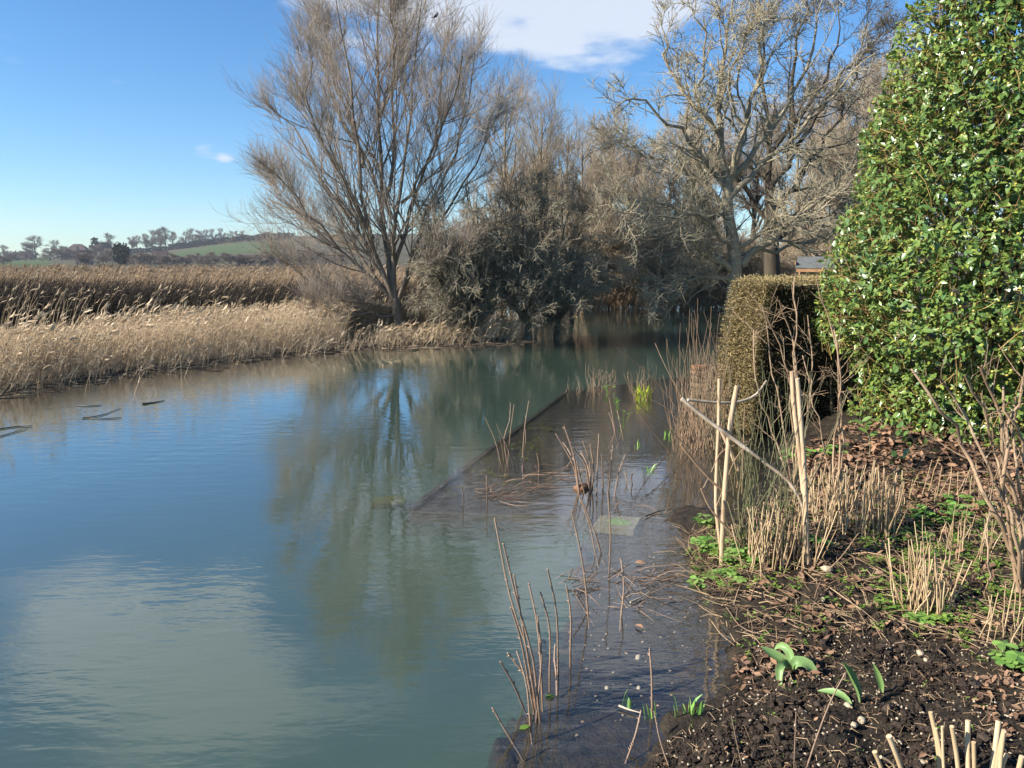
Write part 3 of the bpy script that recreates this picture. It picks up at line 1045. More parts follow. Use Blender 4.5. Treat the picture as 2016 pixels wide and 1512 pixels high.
# dark sedge bank behind
sx = rng.uniform(-24, -2.6, 7500)
sy = 20.0 + rng.uniform(0, 1, 7500) ** 1.3 * 5.0 + 0.12 * np.abs(sx + 8)
pts = np.stack([sx * (1 + 0.02 * (sy - 20)), sy], 1)
reed_stand("sedge_bank", "dark brown leaning sedge bank behind the straw reeds", pts, 1.20 + 0.22 * (fbm(pts * 0.5, 2, 6) - 0.5), M_sedge, 0.0, plume=0.0, leaf=1, lean=(0.22, -0.05), lsd=0.16, r=0.0065, bend=0.22, tint=(0, 0.75))
sx = rng.uniform(-24, -0.5, 420)
pts = np.stack([sx, 19.6 + rng.uniform(0, 1.6, 420)], 1)
reed_stand("reeds", "scattered tan reed stems against the dark sedge bank", pts, 1.0, M_reed, 0.0, plume=0.7, leaf=1, lean=(0.2, 0), r=0.004, tint=(0.3, 1.0))
# far tan reed bed
yy = 25 + 75 * rng.uniform(0, 1, 7000) ** 1.9
xx = (rng.uniform(-250, 1150, 7000) - CX) / F * yy
pts = np.stack([xx, yy], 1)
reed_stand("reeds", "far tan reed bed stretching to the foot of the hill", pts, np.interp(yy, [25, 45, 100], [1.50, 1.42, 1.34]) + 0.2 * (fbm(pts * 0.3, 2, 12) - 0.5), M_reedfar, 0.0, plume=0.75, leaf=1, lean=(0.16, 0), r=0.0075, bend=0.15, segs=3)

# floating debris along the reed edge
n = 2600
p2 = edge_pts(n, 0.05, 0.92, 1.5, bias=0.9) - unit(edge_pts(n, 0.05, 0.92, 0.01)) * rng.uniform(0.1, 1.0, n)[:, None] * (0.6 + 1.3 * (fbm(p2 * 0.5, 2, 71) if False else 0.4))
a = rng.normal(0.15, 0.5, n)
L = rng.uniform(0.05, 0.34, n)
d = np.stack([np.cos(a), np.sin(a), rng.normal(0, 0.03, n)], 1)
p3 = np.concatenate([p2, rng.uniform(0.002, 0.02, n)[:, None]], 1)
PP = np.stack([p3, p3 + d * L[:, None] * 0.5 + rng.normal(0, 0.01, (n, 3)) * [1, 1, 0.4], p3 + d * L[:, None]], 1)
RR = rng.uniform(0.003, 0.010, n)[:, None] * np.array([0.7, 1, 0.4])
o = MB().add(*tubes(PP, RR, 4), tube_tint(PP, 4, (rng.uniform(size=n) < 0.22) * rng.uniform(0.5, 1, n))).build("reed_debris", M_debris)
tag(o, "dark floating reed litter along the edge of the straw reeds", "debris", None, "stuff")
n = 170
p2 = edge_pts(n, 0.12, 0.92, 0.5) - unit(edge_pts(n, 0.12, 0.92, 0.01)) * rng.uniform(0.1, 1.2, n)[:, None]
b3 = np.concatenate([p2, np.full((n, 1), -0.03)], 1)
d = unit(np.stack([rng.normal(0.1, 0.45, n), rng.normal(0, 0.3, n), rng.uniform(0.3, 1.1, n)], 1))
L = rng.uniform(0.2, 0.7, n)[:, None]
PP = np.stack([b3, b3 + d * L * 0.5, b3 + d * L * 0.85 + [0.01, 0, 0], b3 + d * L + rng.normal(0.06, 0.06, (n, 3)) * [1, 1, -1.0]], 1)
o = MB().add(*tubes(PP, np.tile([0.004, 0.0035, 0.003, 0.002], (n, 1)), 3), tube_tint(PP, 3, rng.uniform(0.5, 1, n))).build("broken_reeds", M_debris)
tag(o, "bent and broken reed stems standing in the open water edge", "reeds", None, "stuff")


def stick(name, label, cat, pts, r0, r1, mat, K=10, sides=6, parent=None, group=None, tint=0.3, knots=0.0):
    P_ = resample(pts, K)
    R_ = np.linspace(r0, r1, K)
    if knots:
        R_ = R_ * (1 + knots * np.abs(rng.normal(size=K)))
    m = MB().add(*tubes(P_[None], R_[None], sides), tint)
    # closed ends
    V, Qd = tubes(P_[None], R_[None], sides)
    o = None
    for e in (0, K - 1):
        ring = P_[e] + (V.reshape(K, sides, 3)[e] - P_[e]) * 0.999
        m.add(np.concatenate([ring, P_[e][None]]), [[i, (i + 1) % sides, sides] for i in range(sides)], 0.0)
    if parent is not None:
        return m.build(name, mat, parent)
    o = m.build(name, mat, None, loc=P_[0])
    return tag(o, label, cat, group)


def wp(*pts, z=0.008):
    return [at(x, y, z) for x, y in pts]


stick("floating_stick", "dark forked stick floating on the blue water, its upper prong", "stick", wp((162, 823), (185, 820), (237, 804)), 0.006, 0.004, M_wetwood)
stick("floating_stick", "dark straight stick floating below the forked prong on the blue water", "stick", wp((170, 823), (205, 824), (239, 822)), 0.006, 0.004, M_wetwood)
stick("floating_stick", "dark thick stick floating alone just off the reeds", "stick", wp((280, 795), (305, 792), (324, 788)), 0.012, 0.004, M_wetwood)
stick("floating_stick", "thin dark stick floating at the left edge of the water", "stick", wp((0, 844), (30, 840), (64, 838)), 0.007, 0.004, M_wetwood)
stick("floating_stick", "curved dark stick floating just below the left edge stick", "stick", wp((0, 859), (24, 852), (62, 840)), 0.006, 0.003, M_wetwood)
stick("floating_stick", "broken dark stick floating close to the reed litter left of centre", "stick", wp((150, 798), (180, 799), (200, 797)), 0.008, 0.004, M_wetwood)


# ------------------------------------------------------------------ the big bare trees
def limb_from(pxs, Y, dy, K, r0, r1, wig=0.02):
    n = len(pxs)
    p = np.array([aty(x, y, Y + dy * (k / (n - 1)) ** 1.2) for k, (x, y) in enumerate(pxs)])
    q = resample(p, K)
    q[1:-1] += rng.normal(0, wig, (K - 2, 3))
    return q, r0 + (r1 - r0) * np.linspace(0, 1, K) ** 0.75


def big_tree(label, base, trunk, limbs, Y, mat, spec, name="bare_tree", group=None):
    b = aty(*base, Y)
    t = thing(name, label, "tree", (b[0], Y, 0.0), group)
    tp, tr = limb_from(trunk, Y, 0.0, 9, *spec["tr"], wig=0.0)
    tp = np.concatenate([[tp[0] - [0, 0, 0.5]], tp])
    tr = np.concatenate([[tr[0] * 1.35], tr])
    MB().add(*tubes(tp[None], tr[None], 10), 0.15).build("trunk", mat, t)
    crown = MB()
    for (pxs, dy, r0) in limbs:
        q, r = limb_from(pxs, Y, dy, 12, r0, 0.012, spec.get("lw", 0.03))
        lm = MB().add(*tubes(q[None], r[None], 7), 0.12)
        A, RA = q[None], r[None]
        n1, n2, n3, n4 = spec["n"]
        B, RB = spawn(A, RA, n1, 0.10, spec.get("t1", 1.0), spec["a"][0], 0.15, *spec["l"][0], 7, spec["w"], spec["t"], 0.5, 0.006, rel=True, lfall=spec.get("lf", 0.45))
        lm.add(*tubes(B, RB, 5), 0.22)
        lm.build("limb", mat, t)
        C, RC = spawn(B, RB, n2, 0.08, 1.0, spec["a"][1], 0.2, *spec["l"][1], 4, spec["w"] * 1.2, spec["t"], 0.6, spec["tw"], rel=True, lfall=0.4)
        D, RD = spawn(C, RC, n3, 0.08, 1.0, spec["a"][2], 0.2, *spec["l"][2], 3, spec["w"] * 1.4, spec["t"], 0.7, spec["tw"] * 0.8, lfall=0.3)
        crown.add(*tubes(C, RC, 3), tube_tint(C, 3, rng.uniform(0.25, 0.7, len(C))))
        crown.add(*tubes(D, RD, 3), tube_tint(D, 3, rng.uniform(0.4, 1.0, len(D))))
        if n4:
            E, RE = spawn(D, RD, n4, 0.1, 0.95, spec["a"][2], 0.2, *spec["l"][3], 2, spec["w"] * 1.4, spec["t"], 0.8, spec["tw"] * 0.65, lfall=0.2)
            crown.add(*tubes(E, RE, 3), tube_tint(E, 3, rng.uniform(0.45, 1.0, len(E))))
    o = crown.build("crown", mat, t)
    o["kind"] = "stuff"
    return t


willow_limbs = [
    ([(781, 600), (762, 509), (753, 347), (746, 139), (739, -70)], 0.3, 0.085),
    ([(776, 592), (725, 440), (702, 259), (684, 116), (660, -10)], -0.5, 0.070),
    ([(772, 588), (721, 481), (633, 347), (575, 251), (520, 195)], 0.6, 0.060),
    ([(767, 583), (684, 505), (606, 417), (546, 352), (510, 318)], -0.9, 0.050),
    ([(765, 580), (702, 500), (619, 449), (560, 408), (525, 390)], 1.3, 0.040),
    ([(775, 605), (665, 588), (592, 542), (535, 496)], -0.6, 0.036),
    ([(778, 620), (712, 616), (642, 611), (600, 606)], -1.2, 0.028),
    ([(776, 575), (774, 463), (804, 296), (813, 139), (830, 0)], -0.4, 0.062),
    ([(770, 545), (804, 440), (855, 278), (873, 139), (885, 50)], 0.7, 0.058),
    ([(784, 590), (832, 440), (896, 297), (925, 172), (935, 105)], -0.8, 0.050),
    ([(785, 592), (855, 450), (930, 334), (968, 228), (985, 170)], 1.0, 0.045),
    ([(757, 440), (735, 350), (670, 230), (630, 120), (610, 50)], 1.6, 0.050),
    ([(756, 400), (775, 300), (772, 200), (795, 60), (790, -40)], 2.0, 0.050),
    ([(735, 470), (700, 400), (640, 290), (600, 190), (615, 120)], -1.8, 0.045),
    ([(790, 400), (835, 330), (870, 250), (900, 170), (910, 110)], -1.9, 0.040),
    ([(722, 500), (670, 470), (610, 440), (565, 400), (535, 350)], 2.2, 0.034),
    ([(788, 610), (840, 560), (890, 520), (930, 470)], -1.4, 0.032),
    ([(715, 330), (690, 240), (650, 140), (640, 50)], 1.2, 0.040),
    ([(749, 230), (775, 130), (770, 40), (765, -40)], -1.3, 0.036),
]
big_tree("tallest spreading bare willow with fine pinkish twigs at the reed edge", (789, 668), [(789, 672), (787, 640), (783, 618), (780, 596)],
         willow_limbs, 17.6, M_willow,
         dict(tr=(0.135, 0.12), n=(15, 9, 5, 1), a=(0.62, 0.58, 0.55), l=((0.30, 0.80), (0.20, 0.50), (0.30, 0.75), (0.25, 0.5)), w=0.045, t=(0.0, 0, 0.42), tw=0.0044, lf=0.86, t1=0.95))

walnut_limbs = [
    ([(1433, 352), (1424, 300), (1415, 231), (1424, 139), (1434, 46), (1440, -50)], 0.2, 0.11),
    ([(1438, 342), (1470, 231), (1494, 116), (1503, 23), (1512, -60)], 0.5, 0.10),
    ([(1433, 393), (1484, 333), (1544, 287), (1600, 222), (1679, 153), (1730, 100)], -0.6, 0.09),
    ([(1452, 486), (1507, 454), (1563, 417), (1610, 395), (1660, 380)], -1.4, 0.07),
    ([(1459, 523), (1530, 463), (1600, 403), (1655, 352), (1711, 287), (1740, 225)], 0.6, 0.10),
    ([(1443, 537), (1396, 505), (1341, 468), (1276, 477), (1202, 481)], -0.5, 0.085),
    ([(1431, 407), (1378, 361), (1308, 324), (1239, 296), (1193, 259)], 0.8, 0.075),
    ([(1429, 370), (1359, 278), (1299, 222), (1253, 185), (1207, 217)], -0.8, 0.075),
    ([(1420, 278), (1359, 194), (1318, 139), (1304, 69), (1299, 40)], 0.4, 0.07),
    ([(1440, 546), (1359, 546), (1299, 579), (1290, 616)], -0.8, 0.05),
    ([(1396, 505), (1382, 417), (1359, 352), (1330, 300)], -1.0, 0.05),
    ([(1424, 300), (1380, 200), (1385, 100), (1370, 10)], -0.9, 0.06),
    ([(1440, 350), (1540, 220), (1590, 110), (1610, 20), (1640, -30)], 1.4, 0.08),
    ([(1436, 420), (1380, 430), (1310, 400), (1240, 390), (1190, 370)], 1.6, 0.06),
    ([(1450, 500), (1540, 490), (1620, 470), (1690, 440)], 1.8, 0.06),
    ([(1445, 500), (1420, 450), (1350, 420), (1270, 430), (1210, 420)], -1.8, 0.055),
    ([(1436, 360), (1460, 250), (1440, 150), (1470, 60)], -1.7, 0.07),
    ([(1445, 520), (1400, 540), (1340, 560), (1250, 560), (1190, 540)], 1.2, 0.05),
]
big_tree("big rugged bare tree with a pale grey trunk beside the hedge", (1440, 660), [(1438, 668), (1442, 600), (1447, 542), (1445, 486), (1433, 417), (1433, 348)],
         walnut_limbs, 18.6, M_walnut,
         dict(tr=(0.215, 0.115), lw=0.06, n=(14, 8, 4, 0), a=(0.75, 0.75, 0.75), l=((0.18, 0.46), (0.30, 0.66), (0.18, 0.46), (0.07, 0.16)), w=0.17, t=(0, 0, 0.16), tw=0.0095))

second_limbs = [
    ([(1518, 430), (1514, 320), (1505, 200), (1500, 80), (1495, -20)], 0.2, 0.13),
    ([(1518, 400), (1550, 300), (1560, 180), (1570, 60), (1580, -60)], -0.6, 0.12),
    ([(1516, 420), (1590, 330), (1650, 240), (1690, 130), (1710, 40)], 0.9, 0.10),
    ([(1518, 460), (1610, 400), (1690, 350), (1760, 300)], -0.7, 0.09),
    ([(1516, 440), (1460, 360), (1400, 280), (1350, 230)], 0.8, 0.09),
    ([(1518, 300), (1600, 200), (1640, 100), (1650, 0)], 1.6, 0.09),
    ([(1520, 480), (1570, 440), (1640, 420), (1720, 420)], 1.2, 0.07),
    ([(1560, 300), (1640, 180), (1700, 100), (1740, 60)], -1.0, 0.07),
]
big_tree("dark trunked bare tree standing behind the pale trunk and the hedge", (1520, 620), [(1522, 625), (1520, 540), (1518, 460), (1518, 400)],
         second_limbs, 24.0, M_dark,
         dict(tr=(0.30, 0.20), lw=0.08, n=(12, 8, 5, 2), a=(0.65, 0.7, 0.7), l=((0.18, 0.42), (0.25, 0.5), (0.22, 0.5), (0.1, 0.22)), w=0.12, t=(0, 0, 0.18), tw=0.009))


def thorn_tree(label, base, Y, cx, cy, rx, ry, nl, r0, mat=M_thorn, seed=0, dense=1.0, rdepth=1.2):
    """dense tangled small tree: limbs fan from the base to points through a rounded crown"""
    b = aty(*base, Y)
    b[2] = -0.3
    t = thing("thorn_tree", label, "tree", (b[0], Y, 0.0), "hawthorn trees at the water edge")
    C0 = aty(cx, cy, Y)
    Rx, Rz = rx * Y / F, ry * Y / F
    fork = np.array([b[0] + random.uniform(-0.05, 0.05), Y, 0.35])
    MB().add(*tubes(np.array([[b, [b[0] * 0.7 + fork[0] * 0.3, Y, 0.1], fork + [0, 0, 0.15]]]), np.array([[r0 * 1.3, r0 * 1.1, r0 * 0.8]]), 8), 0.05).build("trunk", mat, t)
    crown = MB()
    for k in range(nl):
        q = unit(rng.normal(size=3) + [0, 0, 0.35])
        q = q * (0.55 + 0.45 * random.random())
        end = C0 + q * np.array([Rx, rdepth, Rz])
        mid = fork * 0.45 + end * 0.55 + np.array([q[0] * 0.25, q[1] * 0.2, 0.25])
        pl = resample([fork, fork * 0.75 + mid * 0.25 + rng.normal(0, 0.08, 3), mid + rng.normal(0, 0.15, 3), end], 10)
        pl[1:-1] += rng.normal(0, 0.05, (8, 3))
        r = np.linspace(r0 * random.uniform(0.35, 0.6), 0.008, 10)
        lm = MB().add(*tubes(pl[None], r[None], 6), 0.1)
        B, RB = spawn(pl[None], r[None], 11, 0.2, 1.0, 0.9, 0.25, 0.4, 1.05, 6, 0.22, (0, 0, 0.05), 0.55, 0.006)
        lm.add(*tubes(B, RB, 4), 0.2)
        lm.build("limb", mat, t)
        C, RC = spawn(B, RB, int(8 * dense), 0.1, 1.0, 0.9, 0.3, 0.16, 0.5, 3, 0.28, (0, 0, 0.0), 0.6, 0.0065)
        D, RD = spawn(C, RC, 5, 0.1, 1.0, 0.85, 0.3, 0.10, 0.28, 2, 0.3, (0, 0, 0.0), 0.75, 0.0050)
        crown.add(*tubes(C, RC, 3), tube_tint(C, 3, rng.uniform(0.1, 0.8, len(C))))
        crown.add(*tubes(D, RD, 3), tube_tint(D, 3, rng.uniform(0.1, 1.0, len(D))))
    o = crown.build("crown", mat, t)
    o["kind"] = "stuff"


thorn_tree("dense tangled thorn tree with several stems just right of the willow", (930, 672), 17.2, 905, 490, 125, 150, 32, 0.11)
thorn_tree("dense dark thorn tree in the middle with lichen on its twigs", (1040, 668), 17.4, 1045, 455, 130, 145, 32, 0.08)
thorn_tree("low spreading thorn tree reaching over the water on the right", (1095, 660), 18.0, 1130, 545, 110, 95, 14, 0.07)
thorn_tree("thorn tree with a thick dark trunk set back behind the others", (1120, 625), 23.5, 1115, 430, 90, 130, 12, 0.16, M_dark)

# taller upright bare trees behind the thorns
UP = [bare_proto("upright_tree", 8.0, 18, 9, 6, 2, 0.5, (0, 0, 0.3), M_wood, 0.13, 0.0065, 0.06, trunk_frac=0.2, len0=0.46, twl=0.11) for _ in range(2)]
WD = [bare_proto("wood_tree", 8.0, 20, 10, 8, 2, 0.7, (0, 0, 0.25), M_wood, 0.15, 0.0095, 0.12, trunk_frac=0.3, len0=0.48, twl=0.085) for _ in range(3)]


def wood_tree(px, top, Y, wide, label, group, proto, h=8.0, base_z=0.0):
    topz = EYE + (HZ - top) * Y / F
    k = (topz - base_z) / h
    return place_tree("bare_tree", label, "tree", proto, ((px - CX) / F * Y, Y, base_z), random.uniform(0, 6.28), (k * wide, k * wide, k), group)


wood_tree(1062, 185, 25, 0.85, "upright bare tree rising above the thorn trees left of the gap", None, UP[0])
wood_tree(985, 150, 26.5, 0.9, "upright bare tree with pink twigs showing behind the willow's right side", None, UP[1])
wood_tree(1108, 235, 28, 0.8, "shorter upright bare tree right of the tall one above the thorns", None, UP[1])
for px, top, Y in ((1160, 260, 33), (1210, 240, 36), (1255, 270, 34), (1300, 250, 37), (1350, 240, 34), (1395, 230, 38), (1460, 240, 35), (1575, 190, 33), (1630, 170, 36),
                   (1690, 150, 34), (1740, 160, 30), (1780, 190, 33), (1180, 330, 30), (1270, 340, 31), (1650, 280, 29), (1600, 300, 30), (1840, 200, 32), (1900, 180, 34), (1960, 200, 33),
                   (1130, 300, 37), (1060, 330, 38), (1010, 300, 39)):
    wood_tree(px, top + random.uniform(-15, 15), Y, random.uniform(0.85, 1.15), "bare brown tree in the wood beyond the flooded margin", "bare trees of the wood behind", WD[random.randrange(3)], base_z=0.1)
TH_ = [bare_proto("thicket", 3.2, 26, 10, 8, 1, 0.9, (0, 0, 0.1), M_wood, 0.05, 0.0085, 0.2, trunk_frac=0.05, len0=0.7, twl=0.13) for _ in range(2)]
for k in range(40):
    px = 1060 + k * 19 + random.uniform(-10, 10)
    Y = random.choice((29.2, 30, 31, 33))
    t = wood_tree(px, random.uniform(430, 510), Y, random.uniform(1.0, 1.5), "tangled bare bush in the thicket at the far side of the water", "thicket beyond the water", TH_[k % 2], h=3.2)
    t.name = "bare_bush"
    t["category"] = "bush"

pts = np.stack([rng.uniform(0.6, 11.5, 2800), rng.uniform(28.6, 31.2, 2800)], 1)
reed_stand("reeds", "reddish brown dead reeds along the far flooded margin under the wood", pts, 0.85, M_reedfar, -0.1, plume=0.1, leaf=2, lean=(0.1, 0), lsd=0.3, r=0.006, tint=(0.5, 1.0))

hz = MB()
v, f = box((0, 500, 34.0), 2600, 1700, 72.0)
hz.add(v, f)
hm = bpy.data.materials.new("haze_air")
hm.use_nodes = True
hm.node_tree.nodes.clear()
ho = nt_new(hm.node_tree, "ShaderNodeOutputMaterial")
hv = nt_new(hm.node_tree, "ShaderNodeVolumePrincipled")
hv.inputs["Color"].default_value = (0.86, 0.92, 1.0, 1)
hv.inputs["Density"].default_value = 0.0002
hv.inputs["Anisotropy"].default_value = 0.1
hm.node_tree.links.new(hv.outputs[0], ho.inputs["Volume"])
tag(hz.build("haze", hm, smooth=False), "thin pale air over the marsh toward the hill", None, None, "stuff")

# bird on the willow top
bp = aty(858, 31, 17.6)
m = MB()
v, f = ico()
m.add(v * [0.055, 0.036, 0.036] @ np.array([[0.75, 0, 0.66], [0, 1, 0], [-0.66, 0, 0.75]]) + bp, f)
m.add(v * 0.025 + bp + [0.040, 0, 0.047], f)
m.add(*box(bp + [-0.062, 0, -0.036], 0.075, 0.022, 0.01))
m.add(bp + np.array([[0.058, 0.006, 0.049], [0.058, -0.006, 0.049], [0.058, 0, 0.040], [0.082, 0, 0.044]]), [[0, 1, 3], [1, 2, 3], [2, 0, 3]])
tag(m.build("bird", M_bird, None, loc=bp), "small dark bird perched on the willow's top twigs", "bird")


# ------------------------------------------------------------------ camellia
CAM_C = np.array([4.5, 7.2])
CAM_Z = np.array([0.10, 0.30, 0.50, 0.72, 0.86, 1.02, 1.20, 1.42, 1.9, 2.42, 3.1, 3.7, 4.2, 4.8, 5.3])
CAM_R = np.array([1.05, 1.08, 1.05, 1.02, 1.12, 1.36, 1.47, 1.47, 1.38, 1.26, 1.11, 0.95, 0.80, 0.58, 0.2])


def camellia():
    t = thing("camellia_bush", "tall cone shaped evergreen bush with glossy leaves at the right edge", "bush", (CAM_C[0], CAM_C[1], 0.25))
    # stems inside
    N = 9
    a = rng.uniform(0, 6.28, N)
    b = np.stack([CAM_C[0] + 0.25 * np.cos(a), CAM_C[1] + 0.25 * np.sin(a), np.full(N, 0.1)], 1)
    for k in range(N):
        e = np.array([CAM_C[0] + 0.6 * math.cos(a[k]), CAM_C[1] + 0.6 * math.sin(a[k]), random.uniform(2.6, 4.2)])
        P_ = resample([b[k], b[k] * 0.6 + e * 0.4 + [0.25 * math.cos(a[k]), 0.25 * math.sin(a[k]), 0], e], 8)
        MB().add(*tubes(P_[None], np.linspace(0.045, 0.01, 8)[None], 6), 0.1).build("stem", M_dark, t)
    # shoots reaching through to the surface
    n = 7600
    z = rng.uniform(0.12, 5.1, n * 2)
    R = np.interp(z, CAM_Z, CAM_R)
    k = rng.uniform(0, 1.62, n * 2) < R + 0.15
    z, R = z[k][:n], R[k][:n]
    n = len(z)
    front = rng.uniform(size=n) < 0.74
    ph = np.where(front, rng.uniform(math.radians(150), math.radians(330), n), rng.uniform(0, 2 * math.pi, n))
    bump = 1 + 0.10 * (fbm(np.stack([ph * 2.6, z * 2.0], 1), 3, 31) - 0.5) * 2.0
    dep = rng.exponential(0.09, n) - 0.05
    inner = rng.uniform(size=n) < 0.33
    dep = np.where(inner, rng.uniform(0.15, 0.55, n), dep)
    rr = np.maximum(R * bump - dep, 0.05)
    tip = np.stack([CAM_C[0] + rr * np.cos(ph), CAM_C[1] + rr * np.sin(ph), z], 1)
    outw = unit(np.stack([np.cos(ph), np.sin(ph), 0.25 + 0.1 * rng.normal(size=n)], 1) + rng.normal(0, 0.35, (n, 3)))
    ln = rng.uniform(0.15, 0.4, n)[:, None]
    P_ = np.stack([tip - outw * ln - [0, 0, 0.05], tip - outw * ln * 0.5 + rng.normal(0, 0.015, (n, 3)), tip], 1)
    o = MB().add(*tubes(P_, np.tile([0.0050, 0.0040, 0.0022], (n, 1)), 3), tube_tint(P_, 3, rng.uniform(0, 0.35, n))).build("twigs", M_twigy, t)
    o["kind"] = "stuff"
    # yellow leaf buds at the shoot tips
    k = rng.uniform(size=n) < 0.22
    v, f = lumps(tip[k] + rng.normal(0, 0.012, (k.sum(), 3)), rng.uniform(0.007, 0.013, k.sum()), 0.3)
    o = MB().add(v, f, rng.uniform(0.75, 1, k.sum()).repeat(12)).build("buds", M_twigy, t)
    o["kind"] = "stuff"
    # leaves: whorls round each shoot
    m = 5
    base = np.repeat(tip, m, 0) - np.repeat(outw, m, 0) * rng.uniform(0, 0.10, (n * m, 1))
    ow = np.repeat(outw, m, 0)
    q = rng.normal(size=(n * m, 3))
    q = unit(q - (q * ow).sum(1, keepdims=True) * ow)
    d = unit(ow * rng.uniform(0.1, 1.0, (n * m, 1)) + q * rng.uniform(0.5, 1.1, (n * m, 1)) + [0, 0, -0.12])
    nr = unit(np.array([0, 0, 0.75]) + ow * 0.75 + rng.normal(0, 0.35, (n * m, 3)))
    L = 0.040 + 0.042 * rng.beta(1.5, 2.0, n * m)
    W = L * rng.uniform(0.44, 0.58, n * m)
    # low shaded leaves stay as they are; the light does the rest
    dist = np.linalg.norm(base - [0, 0, EYE], axis=1)
    px = CX + F * base[:, 0] / np.maximum(base[:, 1], 0.1)
    vis = (np.repeat(dep, m) < 0.06) & (px < 2010) & (base[:, 2] > 0.7) & (base[:, 2] < 3.4) & (np.repeat(front, m)) & ((ow * (np.array([0, 0, EYE]) - base)).sum(1) > 0.3 * dist) & (np.abs((nr * unit(np.array([0, 0, EYE]) - base)).sum(1)) > 0.35)
    big = np.where(vis)[0]
    big = big[np.argsort(dist[big] / L[big])][:290]
    sel = np.zeros(n * m, bool)
    sel[big] = True
    r = ~sel
    tn = np.clip(rng.beta(1.2, 3.4, n * m) + np.repeat(0.5 * np.clip(fbm(tip * 1.7, 2, 63) - 0.45, 0, 1), m) + 0.3 * (rng.uniform(size=n * m) < 0.10), 0, 1)
    mb = MB()
    v, f, k = leaves(base[r], d[r], nr[r], L[r], W[r], ((0, 0.10), (0.42, 1.0), (1, 0.03)), rng.uniform(0.05, 0.3, r.sum()), 0.28)
    mb.add(v, f, np.repeat(tn[r], k))
    ni = 3600
    zi = rng.uniform(0.15, 5.0, ni)
    ri = np.maximum(np.interp(zi, CAM_Z, CAM_R) - rng.uniform(0.22, 0.5, ni), 0.03)
    pi_ = rng.uniform(0, 2 * math.pi, ni)
    pin = np.stack([CAM_C[0] + ri * np.cos(pi_), CAM_C[1] + ri * np.sin(pi_), zi], 1)
    v, f, k = leaves(pin, rng.normal(size=(ni, 3)) * [1, 1, 0.5], np.stack([np.cos(pi_), np.sin(pi_), 0.3 + 0 * pi_], 1), 0.15, 0.085, ((0, 0.10), (0.42, 1.0), (1, 0.03)))
    mb.add(v, f, 0.0)
    o = mb.build("foliage", M_leaf, t)
    o["kind"] = "stuff"
    protos = []
    for c, tt in ((0.1, 0.02), (0.22, 0.15), (0.3, 0.32), (0.16, 0.08)):
        v, f, k = leaves(np.zeros((1, 3)), np.array([[1.0, 0, 0]]), np.array([[0, 0, 1.0]]), 1.0, 0.52,
                         ((0, 0.08), (0.16, 0.66), (0.36, 0.98), (0.6, 0.95), (0.82, 0.6), (0.94, 0.22), (1, 0.03)), c, 0.26)
        protos.append(MB().add(v, f, tt).data("camellia_leaf", M_leaf))
    from mathutils import Matrix
    org = np.array(t.location)
    for i in big:
        dd = d[i]
        nn = unit(nr[i] - (nr[i] @ dd) * dd)
        ss = np.cross(nn, dd)
        o = link_mesh("leaf", protos[int(i) % 4], t)
        Lc = L[i] * 1.05
        p = base[i] - org
        M4 = Matrix(((dd[0] * Lc, ss[0] * Lc, nn[0] * Lc, p[0]), (dd[1] * Lc, ss[1] * Lc, nn[1] * Lc, p[1]), (dd[2] * Lc, ss[2] * Lc, nn[2] * Lc, p[2]), (0, 0, 0, 1)))
        o.matrix_local = M4


camellia()


